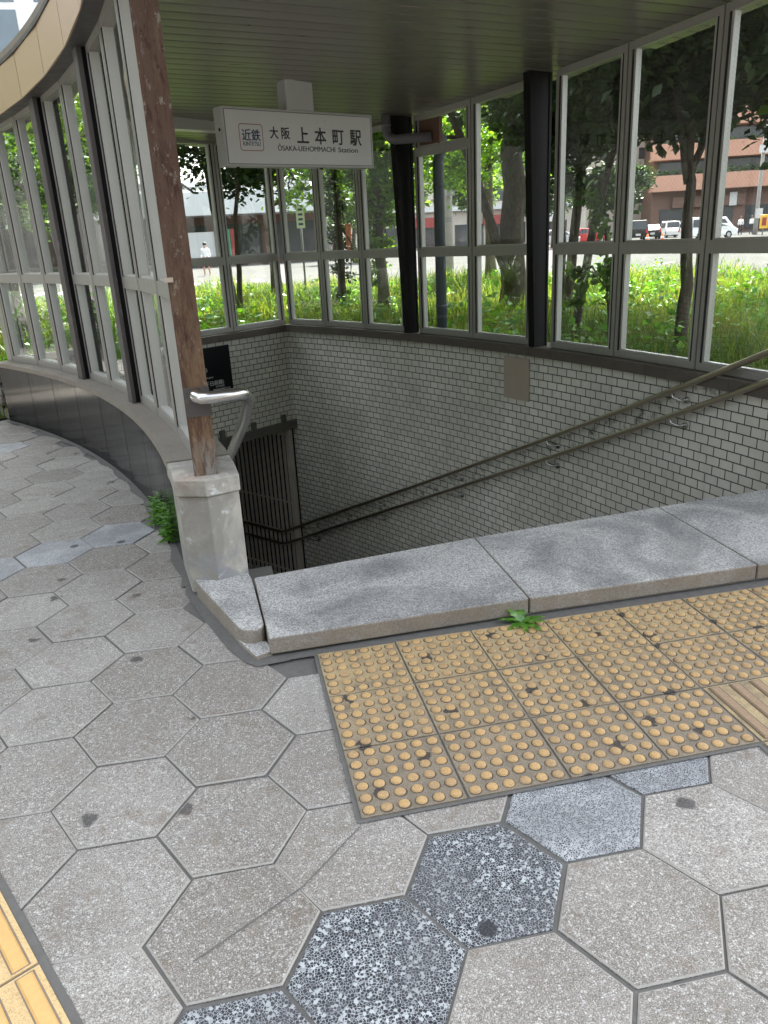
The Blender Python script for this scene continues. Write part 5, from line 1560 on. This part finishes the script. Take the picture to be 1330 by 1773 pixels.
def buildings():
    # pale tower, upper left
    t = building('office_tower', 'pale tower with white piers rising over the curved fascia', -52, -8.5, 74, 96, 40, M['whitewall'], 9, 11, M['bldglass'], wfrac=.62, hfrac=.86, base=5)
    # white awning shops, left
    t = thing('shop_building', 'low shop building with a long white awning and dark shopfronts', 'building', (-4, 66, 0)); LOC[t.name] = Vector((0, 0, 0))
    mb = MB(); mb.box((0, 3, 2.6), (30, 6, 5.3)); mb.build('wall', M['brown'], t)
    mb = MB(); mb.box((0, -1.2, 4.65), (31, 4.6, 1.75)); mb.build('awning', M['awning'], t, bevel=.06)
    for k in range(7):
        mb = MB(); mb.tube([(-13+k*4.4, -2.6, -.03), (-13+k*4.4, -2.6, 3.8)], .28, 12); mb.build('post', M['concrete'], t)
    for k in range(6):
        mb = MB(); mb.box((-11+k*4.4, -.06, 1.7), (3.2, .1, 2.9)); mb.build('shop_window', M['greyglass'], t)
    mb = MB(); mb.box((3.6, -2.4, 1.35), (2.6, .12, 2.5)); mb.build('white_panel', M['whitewall'], t)
    mb = MB(); mb.box((5.4, -2.45, 1.4), (.32, .14, 2.7)); mb.build('green_stripe', M['green'], t)
    mb = MB(); mb.box((5.75, -2.45, 1.4), (.32, .14, 2.7)); mb.build('red_stripe', M['red'], t)
    mb = MB(); mb.tube([(1.5, -3.4, 3.1), (1.5, -3.25, 3.1)], .45, 16); mb.build('round_lamp', M['whitewall'], t)
    # beige block, centre
    t = building('office_building', 'beige office building with red signs behind the parked cars', 16, 46, 92, 110, 13, M['beige'], 3, 9, M['greyglass'], base=4.2, wfrac=.7, hfrac=.45)
    for (x, w, m) in ((4, 5, 'red'), (-6, 4, 'red'), (10, 4, 'whitewall')):
        mb = MB(); mb.box((x, -9.3, 2.9), (w, .5, 1.1)); mb.build('shop_sign', M[m], t)
    mb = MB(); mb.box((0, -9.2, 4.3), (28, 1.2, .5)); mb.build('canopy', M['awning'], t)
    for k in range(5):
        mb = MB(); mb.box((-11+5.4*k, -9.05, 1.3), (3.6, .1, 2.4)); mb.build('shopfront', M['greyglass'], t)
    # salmon terraces, right
    t = thing('terraced_building', 'salmon clad building with planted balconies at the right edge', 'building', (74, 92, 0)); LOC[t.name] = Vector((0, 0, 0)); t.rotation_euler = (0, 0, -.35)
    mb = MB(); mb.box((0, 6, 9), (34, 14, 18.1)); mb.build('wall', M['brown'], t)
    for f in range(4):
        z = 6.2+3.7*f
        mb = MB(); mb.box((0, -1.6-.25*(3-f), z), (35, 2.6, 1.9)); mb.build('balcony', M['brick'], t, bevel=.05)
        mb = MB(); mb.box((0, -1.02, z+1.9), (33, .1, 1.7)); mb.build('window_band', M['greyglass'], t)
        rn = random.Random(f); mb = MB()
        for _ in range(900): leaf(mb, (rn.uniform(-17, 17), -2.4-.25*(3-f)+rn.gauss(0, .25), z+.95+rn.random()*.7-(.9 if f == 1 else 0)*rn.random()), .4, rn)
        mb.build('planter_greenery', M['leaf_mid'], t)
    for k in range(6):
        mb = MB(); mb.box((-14+5.4*k, -1.08, 1.7), (3.8, .14, 2.9)); mb.build('shopfront', M['greyglass'], t)
    mb = MB(); mb.box((-10, -1.5, 3.9), (9, .6, 1.3)); mb.build('shop_sign', M['brown'], t)
    mb = MB(); mb.box((-7, -1.85, 4.0), (.9, .1, 1.6)); mb.build('vertical_sign', M['whitewall'], t)
    # houses closing the horizon
    building('office_building', 'grey block closing the street far behind the white awning', -8, 14, 110, 128, 9, M['paleblue'], 2, 7, M['greyglass'])
    building('office_building', 'pale block between the beige office building and the salmon building', 49, 62, 104, 122, 15, M['beige'], 4, 4, M['greyglass'])
    building('office_building', 'grey office block added unseen behind the viewer to darken reflections in the panes', -46, 34, -44, -26, 17, M['void'], 5, 18, M['bldglass'], wfrac=.7, hfrac=.55)  # unseen block added so the panes reflect less bright sky
buildings()
building('office_building', 'dark block added unseen beyond the pavement trees to darken wall reflections', -52, -30, -12, 62, 16, M['void'], 4, 7, M['greyglass'])  # unseen dark mass added to block sky reflected by the curved wall

def road_marks():
    mb = MB()
    for k in range(9):
        x, y = 16+k*5.2, 25+k*4.8
        d = Vector((.735, .678, 0)); n = Vector((-d.y, d.x, 0))*.08
        p = Vector((x, y, -.026)); mb.face([p-n, p+d*3-n, p+d*3+n, p+n])
    for k in range(16):
        p = Vector((-14+k*.9+2, 31+k*.05, -.026)); mb.face([p, p+Vector((.45, 0, 0)), p+Vector((.45, 3, 0)), p+Vector((0, 3, 0))])
    o = mb.build('road_markings', M['line']); tag(o, kind='structure')
road_marks()

def left_trees():
    for i, (x, y, h) in enumerate(((-9.5, 3.5, 4.2), (-11.5, 8.5, 5.2), (-10.8, 13.5, 4.4), (-12.5, -2.0, 5.0), (-9.2, 19.0, 4.6))):
        tree('street_tree', 'street tree left of the pavement, number %s along the kerb from the far end' % ('three', 'two from the', 'x', 'y', 'z')[i] if False else ('street tree left of the pavement level with the curved wall', 'taller street tree left of the pavement beyond the curved wall', 'street tree left of the low shrubs', 'street tree left of the pavement behind the viewer', 'street tree left of the verge beside the road')[i],
             [([(x, y, 0), (x+.05, y, 2), (x, y+.1, h-.8)], .13, .08)], [((x, y, h), (2.2, 2.2, 1.7), 1500, .26, 34), ((x, y, h-1.6), (1.4, 1.4, .6), 350, .22, 12)], 'leaf_mid', 'bark', 'street trees left of the pavement', seed=80+i, branches=10)
left_trees()
